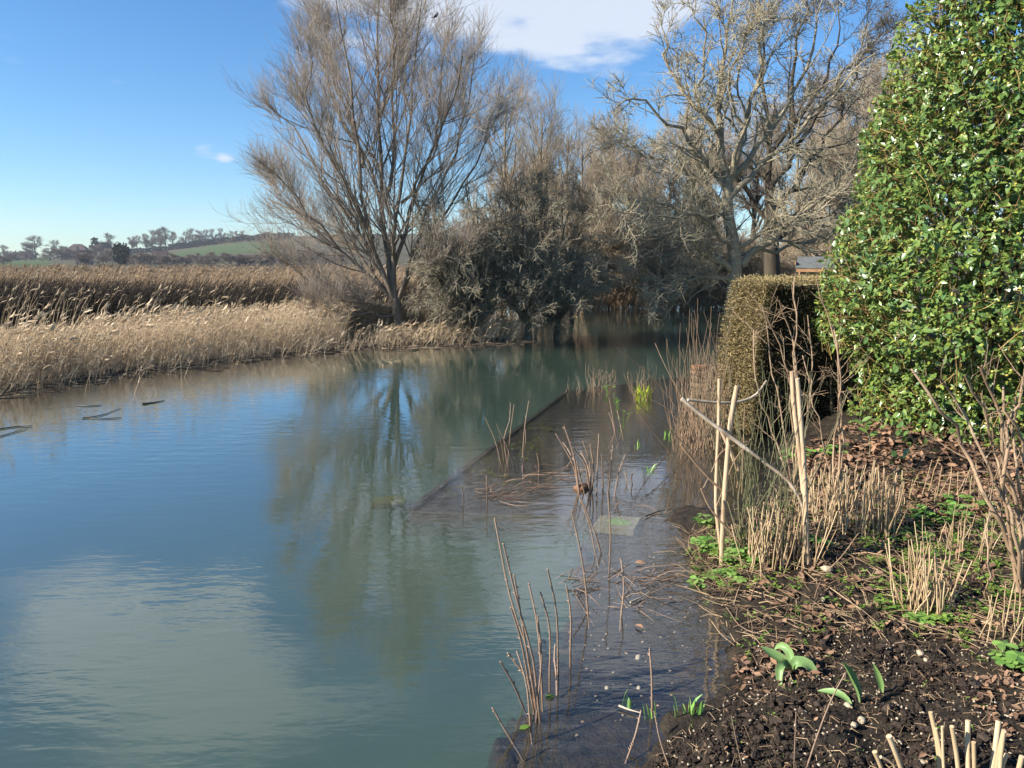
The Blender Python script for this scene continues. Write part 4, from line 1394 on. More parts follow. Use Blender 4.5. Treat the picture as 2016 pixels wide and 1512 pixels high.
# ------------------------------------------------------------------ hedge
def hedge():
    A = np.array([2.50, 7.55])
    u = unit(np.array([0.95, 0.31]))
    w = np.array([-u[1], u[0]])
    Lx, Dp, Ht, z0 = 1.75, 0.72, 1.60, 0.0
    t = thing("clipped_hedge", "square clipped hedge with a tan sunlit end and dark bare front", "hedge", (A[0], A[1], z0))

    def warp(a, b, c):
        """a along 0..1, b depth 0..1, c height 0..1 -> point, rounded and battered"""
        bul = 0.10 * np.sin(np.pi * np.clip(c, 0, 1)) * 0.6
        x0 = 0.10 * c - bul
        xx = x0 + a * (Lx - x0)
        yy = b * Dp + 0.05 * (c) * (1 - 2 * b)
        zz = z0 + Ht * c
        return np.stack([A[0] + u[0] * xx + w[0] * yy, A[1] + u[1] * xx + w[1] * yy, zz], -1)

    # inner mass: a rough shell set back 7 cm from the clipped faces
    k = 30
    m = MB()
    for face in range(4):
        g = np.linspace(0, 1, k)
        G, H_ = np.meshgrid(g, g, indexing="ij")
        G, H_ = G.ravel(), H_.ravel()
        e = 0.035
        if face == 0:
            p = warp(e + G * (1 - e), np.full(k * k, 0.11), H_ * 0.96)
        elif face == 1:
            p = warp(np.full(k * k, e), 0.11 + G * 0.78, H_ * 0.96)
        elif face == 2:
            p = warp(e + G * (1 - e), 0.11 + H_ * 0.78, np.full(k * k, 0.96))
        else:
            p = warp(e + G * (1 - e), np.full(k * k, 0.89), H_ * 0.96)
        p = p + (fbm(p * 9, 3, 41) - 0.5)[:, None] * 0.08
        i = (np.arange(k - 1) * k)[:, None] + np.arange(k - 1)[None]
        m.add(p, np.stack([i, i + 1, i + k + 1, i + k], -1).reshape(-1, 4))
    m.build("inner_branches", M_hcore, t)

    def face_leaves(n, fn, out, tl, th, size=(0.018, 0.034), dens=None):
        p = fn(n)
        if dens is not None:
            p = p[rng.uniform(size=len(p)) < dens(p)]
        n = len(p)
        p = p + out * rng.normal(0.0, 0.022, (n, 1))
        d = unit(out * 0.6 + rng.normal(0, 0.6, (n, 3)) + [0, 0, 0.15])
        nr = unit(out + rng.normal(0, 0.7, (n, 3)))
        L = rng.uniform(*size, n)
        LP = np.stack([p, p + d * L[:, None] * 0.6, p + d * L[:, None]], 1)
        WW = L[:, None] * np.array([0.25, 0.34, 0.08])
        return ribbons(LP, WW, nr), np.repeat(rng.uniform(tl, th, n), 6)

    o3 = lambda v: np.array([v[0], v[1], 0.0])
    m = MB()
    # front: thin leaf cover, bare brown patches between
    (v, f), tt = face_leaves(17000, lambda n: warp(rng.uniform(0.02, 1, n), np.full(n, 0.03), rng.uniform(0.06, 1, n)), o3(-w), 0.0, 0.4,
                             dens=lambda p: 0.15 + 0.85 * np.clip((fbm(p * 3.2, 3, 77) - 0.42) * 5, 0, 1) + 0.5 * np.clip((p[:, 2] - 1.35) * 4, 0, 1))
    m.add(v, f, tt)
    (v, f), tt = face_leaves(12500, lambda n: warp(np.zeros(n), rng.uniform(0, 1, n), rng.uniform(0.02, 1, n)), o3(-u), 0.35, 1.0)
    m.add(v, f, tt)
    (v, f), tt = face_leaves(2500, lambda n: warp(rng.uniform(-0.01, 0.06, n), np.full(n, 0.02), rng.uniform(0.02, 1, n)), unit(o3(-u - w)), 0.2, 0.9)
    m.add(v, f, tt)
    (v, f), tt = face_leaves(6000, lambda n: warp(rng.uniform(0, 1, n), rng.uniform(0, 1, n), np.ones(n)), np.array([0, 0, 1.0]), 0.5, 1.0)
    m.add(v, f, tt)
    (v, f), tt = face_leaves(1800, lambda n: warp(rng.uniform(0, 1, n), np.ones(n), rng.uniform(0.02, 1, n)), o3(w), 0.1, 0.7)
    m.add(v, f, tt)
    o = m.build("foliage", M_hedge, t)
    o["kind"] = "stuff"
    # stems showing at the base on the right
    for k in range(7):
        p = warp(np.array([0.60 + 0.05 * k]), np.array([0.06]), np.array([0.0]))[0]
        e = p + np.array([random.uniform(-0.06, 0.06), 0.03, random.uniform(0.7, 0.95)])
        P_ = resample([p, (p + e) / 2 + rng.normal(0, 0.02, 3), e], 6)
        MB().add(*tubes(P_[None], np.linspace(0.022, 0.012, 6)[None], 6), 0.6).build("stem", M_dark, t)


hedge()


# ------------------------------------------------------------------ shed beyond the hedge
def shed():
    Y0 = 16.0
    p = aty(1577, 550, Y0)
    x0 = p[0]
    w_, d_, zb, ze, zr = 2.2, 1.7, 0.2, 1.66, 1.91
    t = thing("garden_shed", "wooden garden shed with a grey felt roof behind the hedge", "shed", (x0, Y0, zb))
    t.rotation_euler = (0, 0, -0.40)
    nb = 12
    bh = (ze - zb) / nb
    for k in range(nb):
        z = zb + (k + 0.5) * bh
        v, f = box((x0 + w_ / 2, Y0 - 0.004, z), w_, 0.022, bh * 0.97)
        v[:, 1] -= np.where(v[:, 2] < z, 0.014, 0.0)
        MB().add(v, f, 0.05 + 0.25 * random.random()).build("board", M_board, t, smooth=False)
    for k in range(nb):
        z = zb + (k + 0.5) * bh
        v, f = box((x0 - 0.004, Y0 + 0.05 + d_ / 2, z), 0.022, d_ - 0.06, bh * 0.97)
        v[:, 0] -= np.where(v[:, 2] < z, 0.014, 0.0)
        MB().add(v, f, 0.2 + 0.3 * random.random()).build("board", M_board, t, smooth=False)
    MB().add(*box((x0 + w_ / 2, Y0 + d_ / 2 + 0.02, (zb + ze) / 2), w_ - 0.03, d_ - 0.06, ze - zb)).build("frame", M_board, t, smooth=False)
    MB().add(*box((x0 - 0.02, Y0 - 0.035, (zb + ze) / 2 - 0.01), 0.055, 0.05, ze - zb - 0.02), 0.9).build("corner_post", M_board, t, smooth=False)
    rv = np.array([[x0 - 0.12, Y0 - 0.16, ze + 0.03], [x0 + w_ + 0.12, Y0 - 0.16, ze + 0.03], [x0 + w_ + 0.12, Y0 + d_ / 2, zr], [x0 - 0.12, Y0 + d_ / 2, zr],
                   [x0 - 0.12, Y0 + d_ + 0.16, ze + 0.03], [x0 + w_ + 0.12, Y0 + d_ + 0.16, ze + 0.03]])
    rv = np.concatenate([rv, rv - [0, 0, 0.03]])
    MB().add(rv, [[0, 1, 2, 3], [3, 2, 5, 4], [0, 6, 7, 1], [0, 3, 9, 6], [3, 4, 10, 9], [1, 7, 8, 2], [2, 8, 11, 5], [6, 9, 8, 7], [9, 10, 11, 8], [4, 5, 11, 10]]).build("roof", M_felt, t, smooth=False)
    MB().add(*box((x0 + w_ / 2, Y0 - 0.135, ze - 0.035), w_ + 0.2, 0.022, 0.075)).build("fascia", M_fascia, t, smooth=False)
    g = np.array([[x0 - 0.01, Y0, ze], [x0 - 0.01, Y0 + d_, ze], [x0 - 0.01, Y0 + d_ / 2, zr - 0.04], [x0 + 0.02, Y0, ze], [x0 + 0.02, Y0 + d_, ze], [x0 + 0.02, Y0 + d_ / 2, zr - 0.04]])
    MB().add(g, [[0, 2, 1], [3, 4, 5]]).add(g, [[0, 3, 5, 2], [1, 2, 5, 4], [0, 1, 4, 3]]).build("gable", M_board, t, smooth=False)
    MB().add(*box((x0 - 0.13, Y0 + d_ / 4 - 0.05, (ze + zr) / 2 - 0.02), 0.02, 0.85, 0.07)).build("bargeboard", M_fascia, t, smooth=False)


shed()

# ------------------------------------------------------------------ timber at the water's edge left of the hedge
def plank_thing(px0, px1, Y, layers, label):
    a = aty(px0, 740, Y)
    b = aty(px1, 740, Y)
    cx_ = (a[0] + b[0]) / 2
    t = thing("timber_stack", label, "timber", (cx_, Y, layers[-1][0]), None)
    for (z, h, dx, tn, dy) in layers:
        v, f = box((cx_ + dx, Y + dy, z), b[0] - a[0], 0.14, h, 0.08 * random.uniform(-1, 1), 0.006)
        MB().add(v, f, tn).build("plank", M_timber, t, smooth=False)


Yt = 9.4
plank_thing(1363, 1391, Yt, [(0.49, 0.04, 0, 0.75, 0.0), (0.425, 0.035, -0.01, 0.3, -0.02), (0.35, 0.035, 0.0, 0.0, 0.02), (0.26, 0.035, 0.01, 0.0, -0.03), (0.05, 0.10, 0.0, 0.0, 0.04), (0.15, 0.035, 0.0, 0.1, 0.0)],
            "stack of weathered reddish planks standing in the water left of the hedge")
plank_thing(1404, 1447, Yt + 0.1, [(0.455, 0.03, 0, 0.0, 0.0), (0.375, 0.06, 0.0, 0.0, -0.01), (0.285, 0.03, 0.01, 0.1, -0.02), (0.20, 0.05, 0.0, 0.0, 0.0), (0.05, 0.10, 0.0, 0.0, 0.02), (0.125, 0.03, 0.0, 0.0, 0.02)],
            "stack of mossy grey planks touching the hedge's tan end")

M_sunk = mk("sunken_board", (0.045, 0.038, 0.02), (0.085, 0.072, 0.036), 9, 0.8, 0.2, bump=0.3)
# flooded bed edging, slab
def edging(p0, p1, z, w_, h, name, label, m, tn=0.1):
    a, b = at(*p0, z), at(*p1, z)
    L = np.linalg.norm((b - a)[:2])
    v, f = box((a + b) / 2 - [0, 0, h / 2], L, w_, h, math.atan2(b[1] - a[1], b[0] - a[0]), 0.004)
    return tag(MB().add(v, f, tn).build(name, m, None, smooth=False, loc=(a + b) / 2), label, "edging")


edging((810, 1000), (1121, 766), -0.062, 0.045, 0.25, "bed_edging", "long sunken edging board slanting back under the water", M_wetwood)
edging((812, 1007), (1165, 1021), -0.066, 0.05, 0.2, "bed_edging", "short sunken edging board across the front of the flooded bed", M_sunk)
c = at(766, 990, -0.155)
v, f = box((0, 0, 0), 0.26, 0.20, 0.05, 0.1, 0.006)
tag(MB().add(v + c, f).build("mossy_stone", M_moss, None, smooth=False, loc=c), "mossy yellow green stone under water at the corner of the flooded bed", "stone")
c = at(1214, 1027, -0.02)
t = thing("paving_slab", "square olive paving slab just under the water with a moss patch", "slab", c)
q = np.array([at(1183, 1014, -0.012), at(1262, 1018, -0.012), at(1247, 1043, -0.012), at(1166, 1036, -0.012)])
V = np.concatenate([q, q - [0, 0, 0.045]])
MB().add(V, [[0, 3, 2, 1], [4, 5, 6, 7], [0, 1, 5, 4], [1, 2, 6, 5], [2, 3, 7, 6], [3, 0, 4, 7]]).build("slab", M_slab, t, smooth=False)
n = 14
ang = np.linspace(0, 2 * np.pi, n, endpoint=False)
cc = at(1220, 1028, -0.012)
ring = cc + np.stack([0.10 * np.cos(ang) * rng.uniform(0.7, 1.2, n), 0.075 * np.sin(ang) * rng.uniform(0.7, 1.2, n), np.full(n, 0.003)], 1)
MB().add(np.concatenate([ring, [cc + [0, 0, 0.012]]]), [[i, (i + 1) % n, n] for i in range(n)]).build("moss_patch", M_weed, t)


# ------------------------------------------------------------------ stems, canes, shrubs
def stem_part(parent, pts, r0, r1, mat, name="stem", K=8, sides=5, knob=0, tint=0.3):
    """one stem with little buds or thorns along it"""
    P_ = resample(pts, K)
    R_ = np.linspace(r0, r1, K)
    m = MB()
    m.add(*tubes(P_[None], R_[None], sides), np.repeat(np.linspace(tint, min(1, tint + 0.4), K), sides))
    ring_c = P_[-1]
    m.add(*lumps(P_[-1][None], np.array([r1 * 1.2]), 0.1), tint + 0.5)
    if knob:
        for k in range(knob):
            i = random.randrange(1, K - 1)
            fr = random.random()
            p = P_[i] * (1 - fr) + P_[i + 1 if i + 1 < K else i] * fr
            dr = unit(rng.normal(size=3) + [0, 0, 0.4])
            s = r0 * random.uniform(1.2, 2.2)
            sd = unit(np.cross(dr, rng.normal(size=3))) * r0 * 0.7
            s2 = unit(np.cross(dr, sd)) * r0 * 0.7
            m.add(np.array([p + sd, p - sd * 0.5 + s2, p - sd * 0.5 - s2, p + dr * (s + r0) + [0, 0, s * 0.5]]), [[0, 1, 3], [1, 2, 3], [2, 0, 3]], min(1, tint + 0.5))
    return m.build(name, mat, parent)


def px_stems(label, cat, stems, Y=None, mat=M_rose, r0=0.0052, r1=0.0036, knob=14, group=None, name="rose_bush", z=-0.06, dy=0.12):
    """stems given as photo points from base to tip; the base stands on the bed"""
    b0 = at(*stems[0][0], 0.0)
    t = thing(name, label, cat, (b0[0], b0[1], z), group)
    for st in stems:
        st = [(float(a), float(b)) for a, b in st]
        b = at(*st[0], 0.0)
        Yb = b[1] if Y is None else Y
        k = len(st)
        off = random.uniform(-dy, dy)
        pts = [aty(x, y, Yb + off * (i / max(k - 1, 1))) for i, (x, y) in enumerate(st)]
        dirn = pts[0] - pts[1]
        pts = [pts[0] + unit(dirn) * 0.10] + pts
        if k == 2:
            pts.insert(2, (pts[1] + pts[2]) / 2 + rng.normal(0, 0.012, 3))
        stem_part(t, pts, r0 * random.uniform(0.85, 1.15), r1, mat, K=9, sides=5, knob=knob)
    return t


px_stems("large clump of thorny bare stems standing in the near water", "rose bush",
         [[(1052, 1377), (1045, 1307), (1008, 1188), (974, 1021)], [(1060, 1392), (1049, 1296), (1019, 1188), (991, 1071)], [(1054, 1381), (1030, 1240), (1012, 1132)],
          [(1067, 1366), (1063, 1285), (1056, 1218), (1041, 1149)], [(1058, 1388), (1066, 1290), (1058, 1212)], [(1044, 1430), (1035, 1340), (1018, 1283)],
          [(1052, 1380), (1036, 1335), (1000, 1286)], [(1048, 1385), (1020, 1240), (1006, 1196)]])
px_stems("two slanting thorny stems left of the large near clump", "rose stems", [[(1030, 1392), (1012, 1350), (985, 1303)], [(1010, 1463), (990, 1430), (970, 1394)]], name="rose_bush")
px_stems("three tall separate stems just right of the large near clump", "rose stems",
         [[(1082, 1333), (1081, 1229), (1064, 1166)], [(1099, 1329), (1093, 1188), (1078, 1121)], [(1123, 1281), (1123, 1200), (1115, 1153)], [(1095, 1325), (1093, 1270)]], name="rose_bush")
px_stems("curving dark thorny stem standing alone over the clear shallows", "rose stem", [[(1158, 1210), (1152, 1143), (1141, 1076), (1125, 1006)], [(1156, 1207), (1140, 1180), (1128, 1162)]], name="rose_bush")
px_stems("pair of reddish stems crossing in front of the paving slab's left corner", "rose stems", [[(1173, 1093), (1160, 1032), (1138, 972)], [(1184, 1091), (1168, 1040), (1146, 985)]], name="rose_bush")
px_stems("single stem rising in front of the paving slab", "rose stem", [[(1200, 1110), (1202, 1050), (1197, 970)]], name="rose_bush")
px_stems("single stem in the shallows below the paving slab", "rose stem", [[(1223, 1212), (1228, 1150), (1222, 1100)]], name="rose_bush")
px_stems("single short brown stem in the shallows near the dug soil", "rose stem", [[(1284, 1392), (1283, 1330), (1279, 1279)]], name="rose_bush")
px_stems("bent dry stem at the water's edge by the bottom of the picture", "rose stem", [[(1236, 1490), (1250, 1450), (1262, 1400)]], name="rose_bush")
px_stems("clump of cut branching stems on a rotten stump in the flooded bed", "rose bush",
         [[(1139, 965), (1130, 920), (1095, 855)], [(1140, 967), (1129, 895), (1111, 839)], [(1161, 965), (1148, 905), (1128, 882)], [(1163, 967), (1160, 905), (1148, 869)],
          [(1164, 965), (1169, 930), (1162, 875)], [(1150, 968), (1140, 930), (1136, 910)], [(1128, 903), (1118, 885), (1108, 871)], [(1164, 960), (1158, 920), (1144, 888)], [(1160, 930), (1150, 900), (1142, 893)]], r0=0.0085, r1=0.005, knob=5)
pst = at(1146, 962, 0.0)
v, f = lumps(np.array([pst + [0, 0, 0.01], pst + [0.05, 0.02, 0.0]]), np.array([0.055, 0.04]), 0.25)
tag(MB().add(v, f).build("rotten_stump", M_timber, None, loc=pst), "small rotten stump poking out of the water among cut stems", "stump")
px_stems("row of three upright stems right of the rotten stump", "rose stems", [[(1175, 965), (1176, 920), (1179, 854)], [(1187, 965), (1186, 930), (1185, 896)], [(1198, 965), (1202, 925), (1207, 876)]], name="rose_bush", r0=0.007)
px_stems("leaning short stem at the right end of the row by the stump", "rose stem", [[(1211, 969), (1217, 935), (1231, 895)]], name="rose_bush")
px_stems("spreading clump of bare stems near the flooded bed's slanting edge", "rose bush",
         [[(986, 912), (975, 868), (955, 822)], [(998, 909), (993, 858), (1003, 830), (1005, 793)], [(1000, 911), (1003, 868), (1012, 797)], [(1009, 909), (998, 880), (977, 834)], [(992, 905), (988, 880), (984, 860)]])
px_stems("two close upright stems beside the flooded bed's slanting edge", "rose stems", [[(1029, 909), (1032, 850), (1041, 790)], [(1031, 909), (1034, 880), (1035, 845)]], name="rose_bush")
px_stems("thin pair of stems in the flooded bed below the lime green sprout", "rose stems", [[(1210, 850), (1204, 825), (1198, 812)], [(1224, 850), (1219, 825), (1215, 808)], [(1211, 850), (1205, 815), (1199, 784)]], name="rose_bush", r0=0.005)
px_stems("faint twig with a tiny leaf in the flooded bed left of the stump", "rose stem", [[(1060, 940), (1061, 915), (1057, 893)]], name="rose_bush", r0=0.004, r1=0.003)
px_stems("short twig at the front left of the flooded bed", "rose stem", [[(959, 990), (958, 970), (958, 938)]], name="rose_bush", r0=0.005)
px_stems("small twig beside the front edging of the flooded bed", "rose stem", [[(913, 985), (912, 970), (909, 958)]], name="rose_bush", r0=0.004)
px_stems("small bare twig reflected in the gap before the green shoots", "rose stem", [[(1245, 955), (1243, 940), (1247, 930)], [(1236, 950), (1232, 935), (1230, 927)]], name="rose_bush", r0=0.005)

# drowned twigs lying on the flooded bed
m = MB()
for cx_, cy_, sx_, n in ((980, 972, 90, 34), (1090, 935, 80, 26), (1045, 955, 60, 14), (1260, 1140, 90, 26), (1230, 1190, 60, 16), (1300, 1010, 80, 16), (1130, 1150, 40, 14)):
    for k in range(n):
        a = at(cx_ + random.gauss(0, sx_ * 0.5), cy_ + random.gauss(0, 9), random.uniform(-0.02, 0.02))
        an = random.gauss(0.2, 0.7)
        L = random.uniform(0.06, 0.3)
        e = a + np.array([math.cos(an) * L, math.sin(an) * L, random.uniform(-0.02, 0.05)])
        P_ = resample([a, (a + e) / 2 + rng.normal(0, 0.015, 3), e], 4)
        m.add(*tubes(P_[None], np.array([[0.0032, 0.003, 0.0025, 0.0015]]), 3), random.uniform(0, 0.6))
tag(m.build("drowned_twigs", M_rose), "fine dead twigs tangled at the surface of the flooded bed", "twigs", None, "stuff")


def stem_protos(mat, n=5, r=0.004, bend=0.05, taper=0.7, sides=4, K=5):
    """unit-height stems that repeats share"""
    out = []
    for k in range(n):
        P_ = np.zeros((K, 3))
        P_[:, 2] = np.linspace(0, 1, K)
        P_[1:, :2] = np.cumsum(rng.normal(0, bend / K, (K - 1, 2)), 0)
        R_ = r * np.linspace(1, taper, K)
        V, Q = tubes(P_[None], R_[None], sides)
        m = MB().add(V, Q, random.random())
        top = V[-sides:]
        m.add(np.concatenate([top, [P_[-1]]]), [[i, (i + 1) % sides, sides] for i in range(sides)], 0.0)
        out.append(m.data("stem", mat))
    return out


from mathutils import Euler, Vector


def clump(name, label, cat, base, n, spread, hr, lean, protos, rs=(0.8, 1.2), zoff=0.0, fan=None, group=None, partname="stem", onbed=None):
    t = thing(name, label, cat, (base[0], base[1], base[2]), group)
    for k in range(n):
        a, q = random.uniform(0, 6.283), math.sqrt(random.random())
        dx, dy = spread[0] * q * math.cos(a), spread[1] * q * math.sin(a)
        zz = zoff if onbed is None else gz(base[0] + dx, base[1] + dy) - base[2] - 0.01
        o = link_mesh(partname, protos[random.randrange(len(protos))], t)
        o.location = (dx, dy, zz)
        h = random.uniform(*hr)
        lx = random.gauss(0, lean) + (fan or 0) * dx / max(spread[0], 1e-3)
        ly = random.gauss(0, lean) + (fan or 0) * 0.6 * dy / max(spread[1], 1e-3)
        o.rotation_euler = (-ly, lx, random.uniform(0, 6.28))
        w = random.uniform(*rs)
        o.scale = (w, w, h)
    return t


P_stub = stem_protos(M_stubble, 7, 0.0037, 0.04, 0.85, 5, 4)
P_cane = stem_protos(M_cane, 6, 0.0036, 0.10, 0.55, 4, 6)
P_broom = stem_protos(M_broom, 6, 0.0030, 0.10, 0.5, 4, 6)
P_thick = stem_protos(M_stubble, 5, 0.0085, 0.04, 0.9, 7, 4)
P_thin = stem_protos(M_stem, 5, 0.0030, 0.14, 0.5, 4, 6)

clump("stubble_clump", "dense sunlit straw stubble in the middle of the bed", "stubble", gp(1690, 1048), 92, (0.27, 0.16), (0.22, 0.46), 0.075, P_stub, fan=0.22, onbed=1)
clump("stubble_clump", "looser straw stubble behind the double pole's foot", "stubble", gp(1612, 1010), 38, (0.20, 0.13), (0.18, 0.38), 0.09, P_stub, (0.7, 1.0), fan=0.2, onbed=1)
clump("stubble_clump", "straw stubble between the two poles at the water's edge", "stubble", gp(1535, 1110), 72, (0.23, 0.12), (0.14, 0.42), 0.085, P_stub, (0.7, 1.1), fan=0.2, onbed=1)
clump("stubble_clump", "straw stubble clump with green leaves at its foot beside the dug soil", "stubble", gp(1822, 1205), 62, (0.16, 0.10), (0.16, 0.36), 0.085, P_stub, (0.7, 1.05), fan=0.28, onbed=1)
clump("stubble_clump", "sparse thin stubble right of the dense middle stubble", "stubble", gp(1890, 1085), 30, (0.24, 0.14), (0.15, 0.30), 0.16, P_stub, (0.5, 0.8), fan=0.15, onbed=1)
clump("stubble_clump", "sparse stubble among fallen leaves in front of the dark bush", "stubble", gp(1830, 985), 24, (0.40, 0.12), (0.14, 0.30), 0.14, P_stub, (0.6, 0.9), fan=0.1, onbed=1)
clump("stubble_clump", "thin pale stubble at the right edge of the bed", "stubble", gp(1985, 1260), 18, (0.12, 0.14), (0.15, 0.28), 0.14, P_stub, (0.6, 0.9), fan=0.1, onbed=1)


def thick_cut(px, base_py, top, r=1.0, tn=None):
    return (px, base_py, top, r)


t = thing("stubble_clump", "group of thick pale cut stems in the bottom right corner", "cut stems", gp(1930, 1560))
for (bx, by, tx, ty, rr) in ((1853, 1530, 1832, 1402, 1.0), (1862, 1530, 1842, 1434, 0.8), (1862, 1535, 1855, 1430, 0.6), (1892, 1545, 1874, 1430, 1.0), (1911, 1545, 1906, 1418, 1.1),
                             (1921, 1548, 1917, 1461, 0.9), (1948, 1540, 1966, 1419, 1.15), (1958, 1545, 1976, 1437, 0.8), (1968, 1545, 1977, 1440, 0.9), (1974, 1548, 1982, 1484, 0.9), (2001, 1550, 2012, 1489, 1.1)):
    b = gp(bx, by)
    e = aty(tx, ty, b[1] + random.uniform(-0.02, 0.05))
    P_ = resample([b - [0, 0, 0.03], (b + e) / 2 + rng.normal(0, 0.004, 3), e], 6)
    R_ = np.full(6, 0.0072 * rr)
    V, Q = tubes(P_[None], R_[None], 8)
    m = MB().add(V, Q, random.uniform(0, 0.7)).add(np.concatenate([V[-8:], [P_[-1]]]), [[i, (i + 1) % 8, 8] for i in range(8)], 0.0)
    m.build("stem", M_stubble, t)
t = thing("stubble_clump", "pair of pale cut stems with a side shoot left of the corner group", "cut stems", gp(1760, 1540))
for (pts, rr) in (([(1792, 1545), (1766, 1490), (1750, 1449)], 1.1), ([(1746, 1540), (1735, 1512), (1722, 1480)], 1.0), ([(1770, 1525), (1756, 1502), (1734, 1490)], 0.6)):
    b = gp(*pts[0])
    q = [b - [0, 0, 0.03]] + [aty(x, y, b[1]) for x, y in pts[1:]]
    P_ = resample(q, 6)
    R_ = np.full(6, 0.0068 * rr)
    R_[-1] *= 1.25
    V, Q = tubes(P_[None], R_[None], 8)
    MB().add(V, Q, random.uniform(0, 0.5)).add(np.concatenate([V[-8:], [P_[-1]]]), [[i, (i + 1) % 8, 8] for i in range(8)], 0.0).build("stem", M_stubble, t)

# cane thicket standing in the water
clump("cane_clump", "thick upright clump of brown canes standing in water by the poles", "canes", at(1375, 888, -0.05), 120, (0.25, 0.30), (0.40, 1.05), 0.11, P_cane, (0.7, 1.2), fan=0.08)
clump("cane_clump", "taller thin canes with pale tips rising behind the brown clump", "canes", at(1385, 840, -0.05), 34, (0.42, 0.35), (0.95, 1.45), 0.12, P_cane, (0.8, 1.2), fan=0.14)
clump("cane_clump", "loose brown canes between the planks and the hedge's tan end", "canes", at(1430, 815, -0.03), 44, (0.22, 0.3), (0.35, 0.8), 0.16, P_cane, (0.7, 1.1), fan=0.1)
clump("green_stem_shrub", "fan of thin green broom like stems between the two poles", "shrub", gp(1495, 1085), 62, (0.19, 0.12), (0.6, 1.2), 0.15, P_broom, (0.7, 1.3), fan=0.10, onbed=1)
px_stems("long thin dark canes arching left over the flooded bed", "canes",
         [[(1372, 885), (1330, 800), (1270, 730), (1213, 684)], [(1362, 880), (1310, 800), (1240, 765), (1228, 735)], [(1365, 890), (1300, 830), (1250, 790), (1235, 735)], [(1318, 890), (1270, 830), (1245, 790), (1238, 770)],
          [(1380, 860), (1330, 760), (1300, 700), (1290, 676)], [(1370, 850), (1345, 760), (1318, 700), (1313, 668)], [(1385, 850), (1360, 750), (1335, 680)], [(1395, 840), (1375, 740), (1352, 690)]],
         mat=M_cane, r0=0.0055, r1=0.003, knob=2, name="arching_canes", dy=0.3)
px_stems("few thin budding twigs rising against the dark water left of the hedge", "twigs",
         [[(1462, 800), (1440, 740), (1412, 690)], [(1470, 790), (1450, 720), (1436, 687)], [(1450, 830), (1420, 760), (1395, 700)], [(1440, 820), (1405, 740), (1385, 690)]], mat=M_stem, r0=0.005, r1=0.003, knob=4, name="budding_twigs")
clump("grass_clump", "thin tan stems standing in the far end of the flooded bed", "stems", at(1174, 772, -0.05), 22, (0.12, 0.1), (0.22, 0.48), 0.10, P_thin, (0.8, 1.2))
clump("grass_clump", "few thin stems at the tip of the flooded bed's far edge", "stems", at(1133, 778, -0.05), 8, (0.18, 0.1), (0.15, 0.35), 0.14, P_thin, (0.8, 1.1))
clump("grass_clump", "thin tan stems behind the lime green sprout", "stems", at(1200, 765, -0.05), 12, (0.10, 0.08), (0.15, 0.3), 0.10, P_thin, (0.8, 1.1))


# ---- yellow green tuft and its canes
def blade_tuft(name, label, cat, base, n, spread, hr, mat, wid=0.012, lean=0.18, parent=None, tl=(0, 1), stuff=False, each=True):
    t = thing(name, label, cat, base)
    big = MB()
    for k in range(n):
        a = random.uniform(0, 6.283)
        q = math.sqrt(random.random())
        b = np.array(base) + [spread * q * math.cos(a), spread * q * math.sin(a) * 0.7, -0.02]
        h = random.uniform(*hr)
        d = np.array([random.gauss(0, lean), random.gauss(0, lean), 1.0])
        P_ = np.stack([b, b + d * h * 0.4, b + d * h * 0.75 + [d[0] * 0.1 * h, d[1] * 0.1 * h, 0], b + d * h + [d[0] * 0.5 * h, d[1] * 0.5 * h, -0.05 * h]])
        sd = unit(np.array([math.cos(a + 1.2), math.sin(a + 1.2), 0]))
        up = np.cross(unit(d), sd)
        m = MB()
        ws = np.array([0.8, 1.0, 0.8, 0.12]) * wid * random.uniform(0.8, 1.2)
        V = np.stack([P_ - sd * ws[:, None] / 2, P_ + up * ws[:, None] * 0.12, P_ + sd * ws[:, None] / 2], 1).reshape(-1, 3)
        Q = [[i * 3 + j, i * 3 + j + 1, i * 3 + j + 4, i * 3 + j + 3] for i in range(3) for j in range(2)]
        (big if not each else m).add(V, Q, random.uniform(*tl))
        if each:
            m.build("blade", mat, t)
    if not each:
        o = big.build("blades", mat, t)
        o["kind"] = "stuff"
    return t


yb = at(1267, 785, 0.0)
blade_tuft("yellow_tuft", "bright yellow green tuft of leaves standing in the flooded bed", "tuft", yb, 64, 0.12, (0.07, 0.24), M_yellow, 0.012, 0.22)
clump("grass_clump", "pale stems rising through the bright yellow tuft", "stems", yb - [0, 0, 0.05], 26, (0.15, 0.1), (0.25, 0.52), 0.08, P_thin, (0.8, 1.2))
for px, py, n, sp, hr, lb in ((1277, 942, 9, 0.035, (0.07, 0.17), "tall clump of pale green shoots in the open water of the bed"), (1256, 892, 6, 0.04, (0.05, 0.12), "small clump of green shoots behind the tall one"),
                              (1314, 872, 12, 0.06, (0.07, 0.15), "bright green shoots beside the foot of the brown canes"), (1236, 1393, 7, 0.035, (0.03, 0.09), "short tuft of green shoots in the near shallows"),
                              (1283, 1415, 5, 0.025, (0.05, 0.10), "green shoots touching the single brown stem near the soil"), (1350, 1408, 8, 0.04, (0.05, 0.11), "green shoots at the edge of the dug soil"),
                              (1372, 1405, 4, 0.03, (0.04, 0.09), "few thin green shoots right at the soil's wet edge")):
    b = gp(px, py)
    b[2] = max(b[2], -0.03)
    blade_tuft("green_shoots", lb, "shoots", b, n, sp, hr, M_blade, 0.011, 0.16, tl=(0, 0.8))


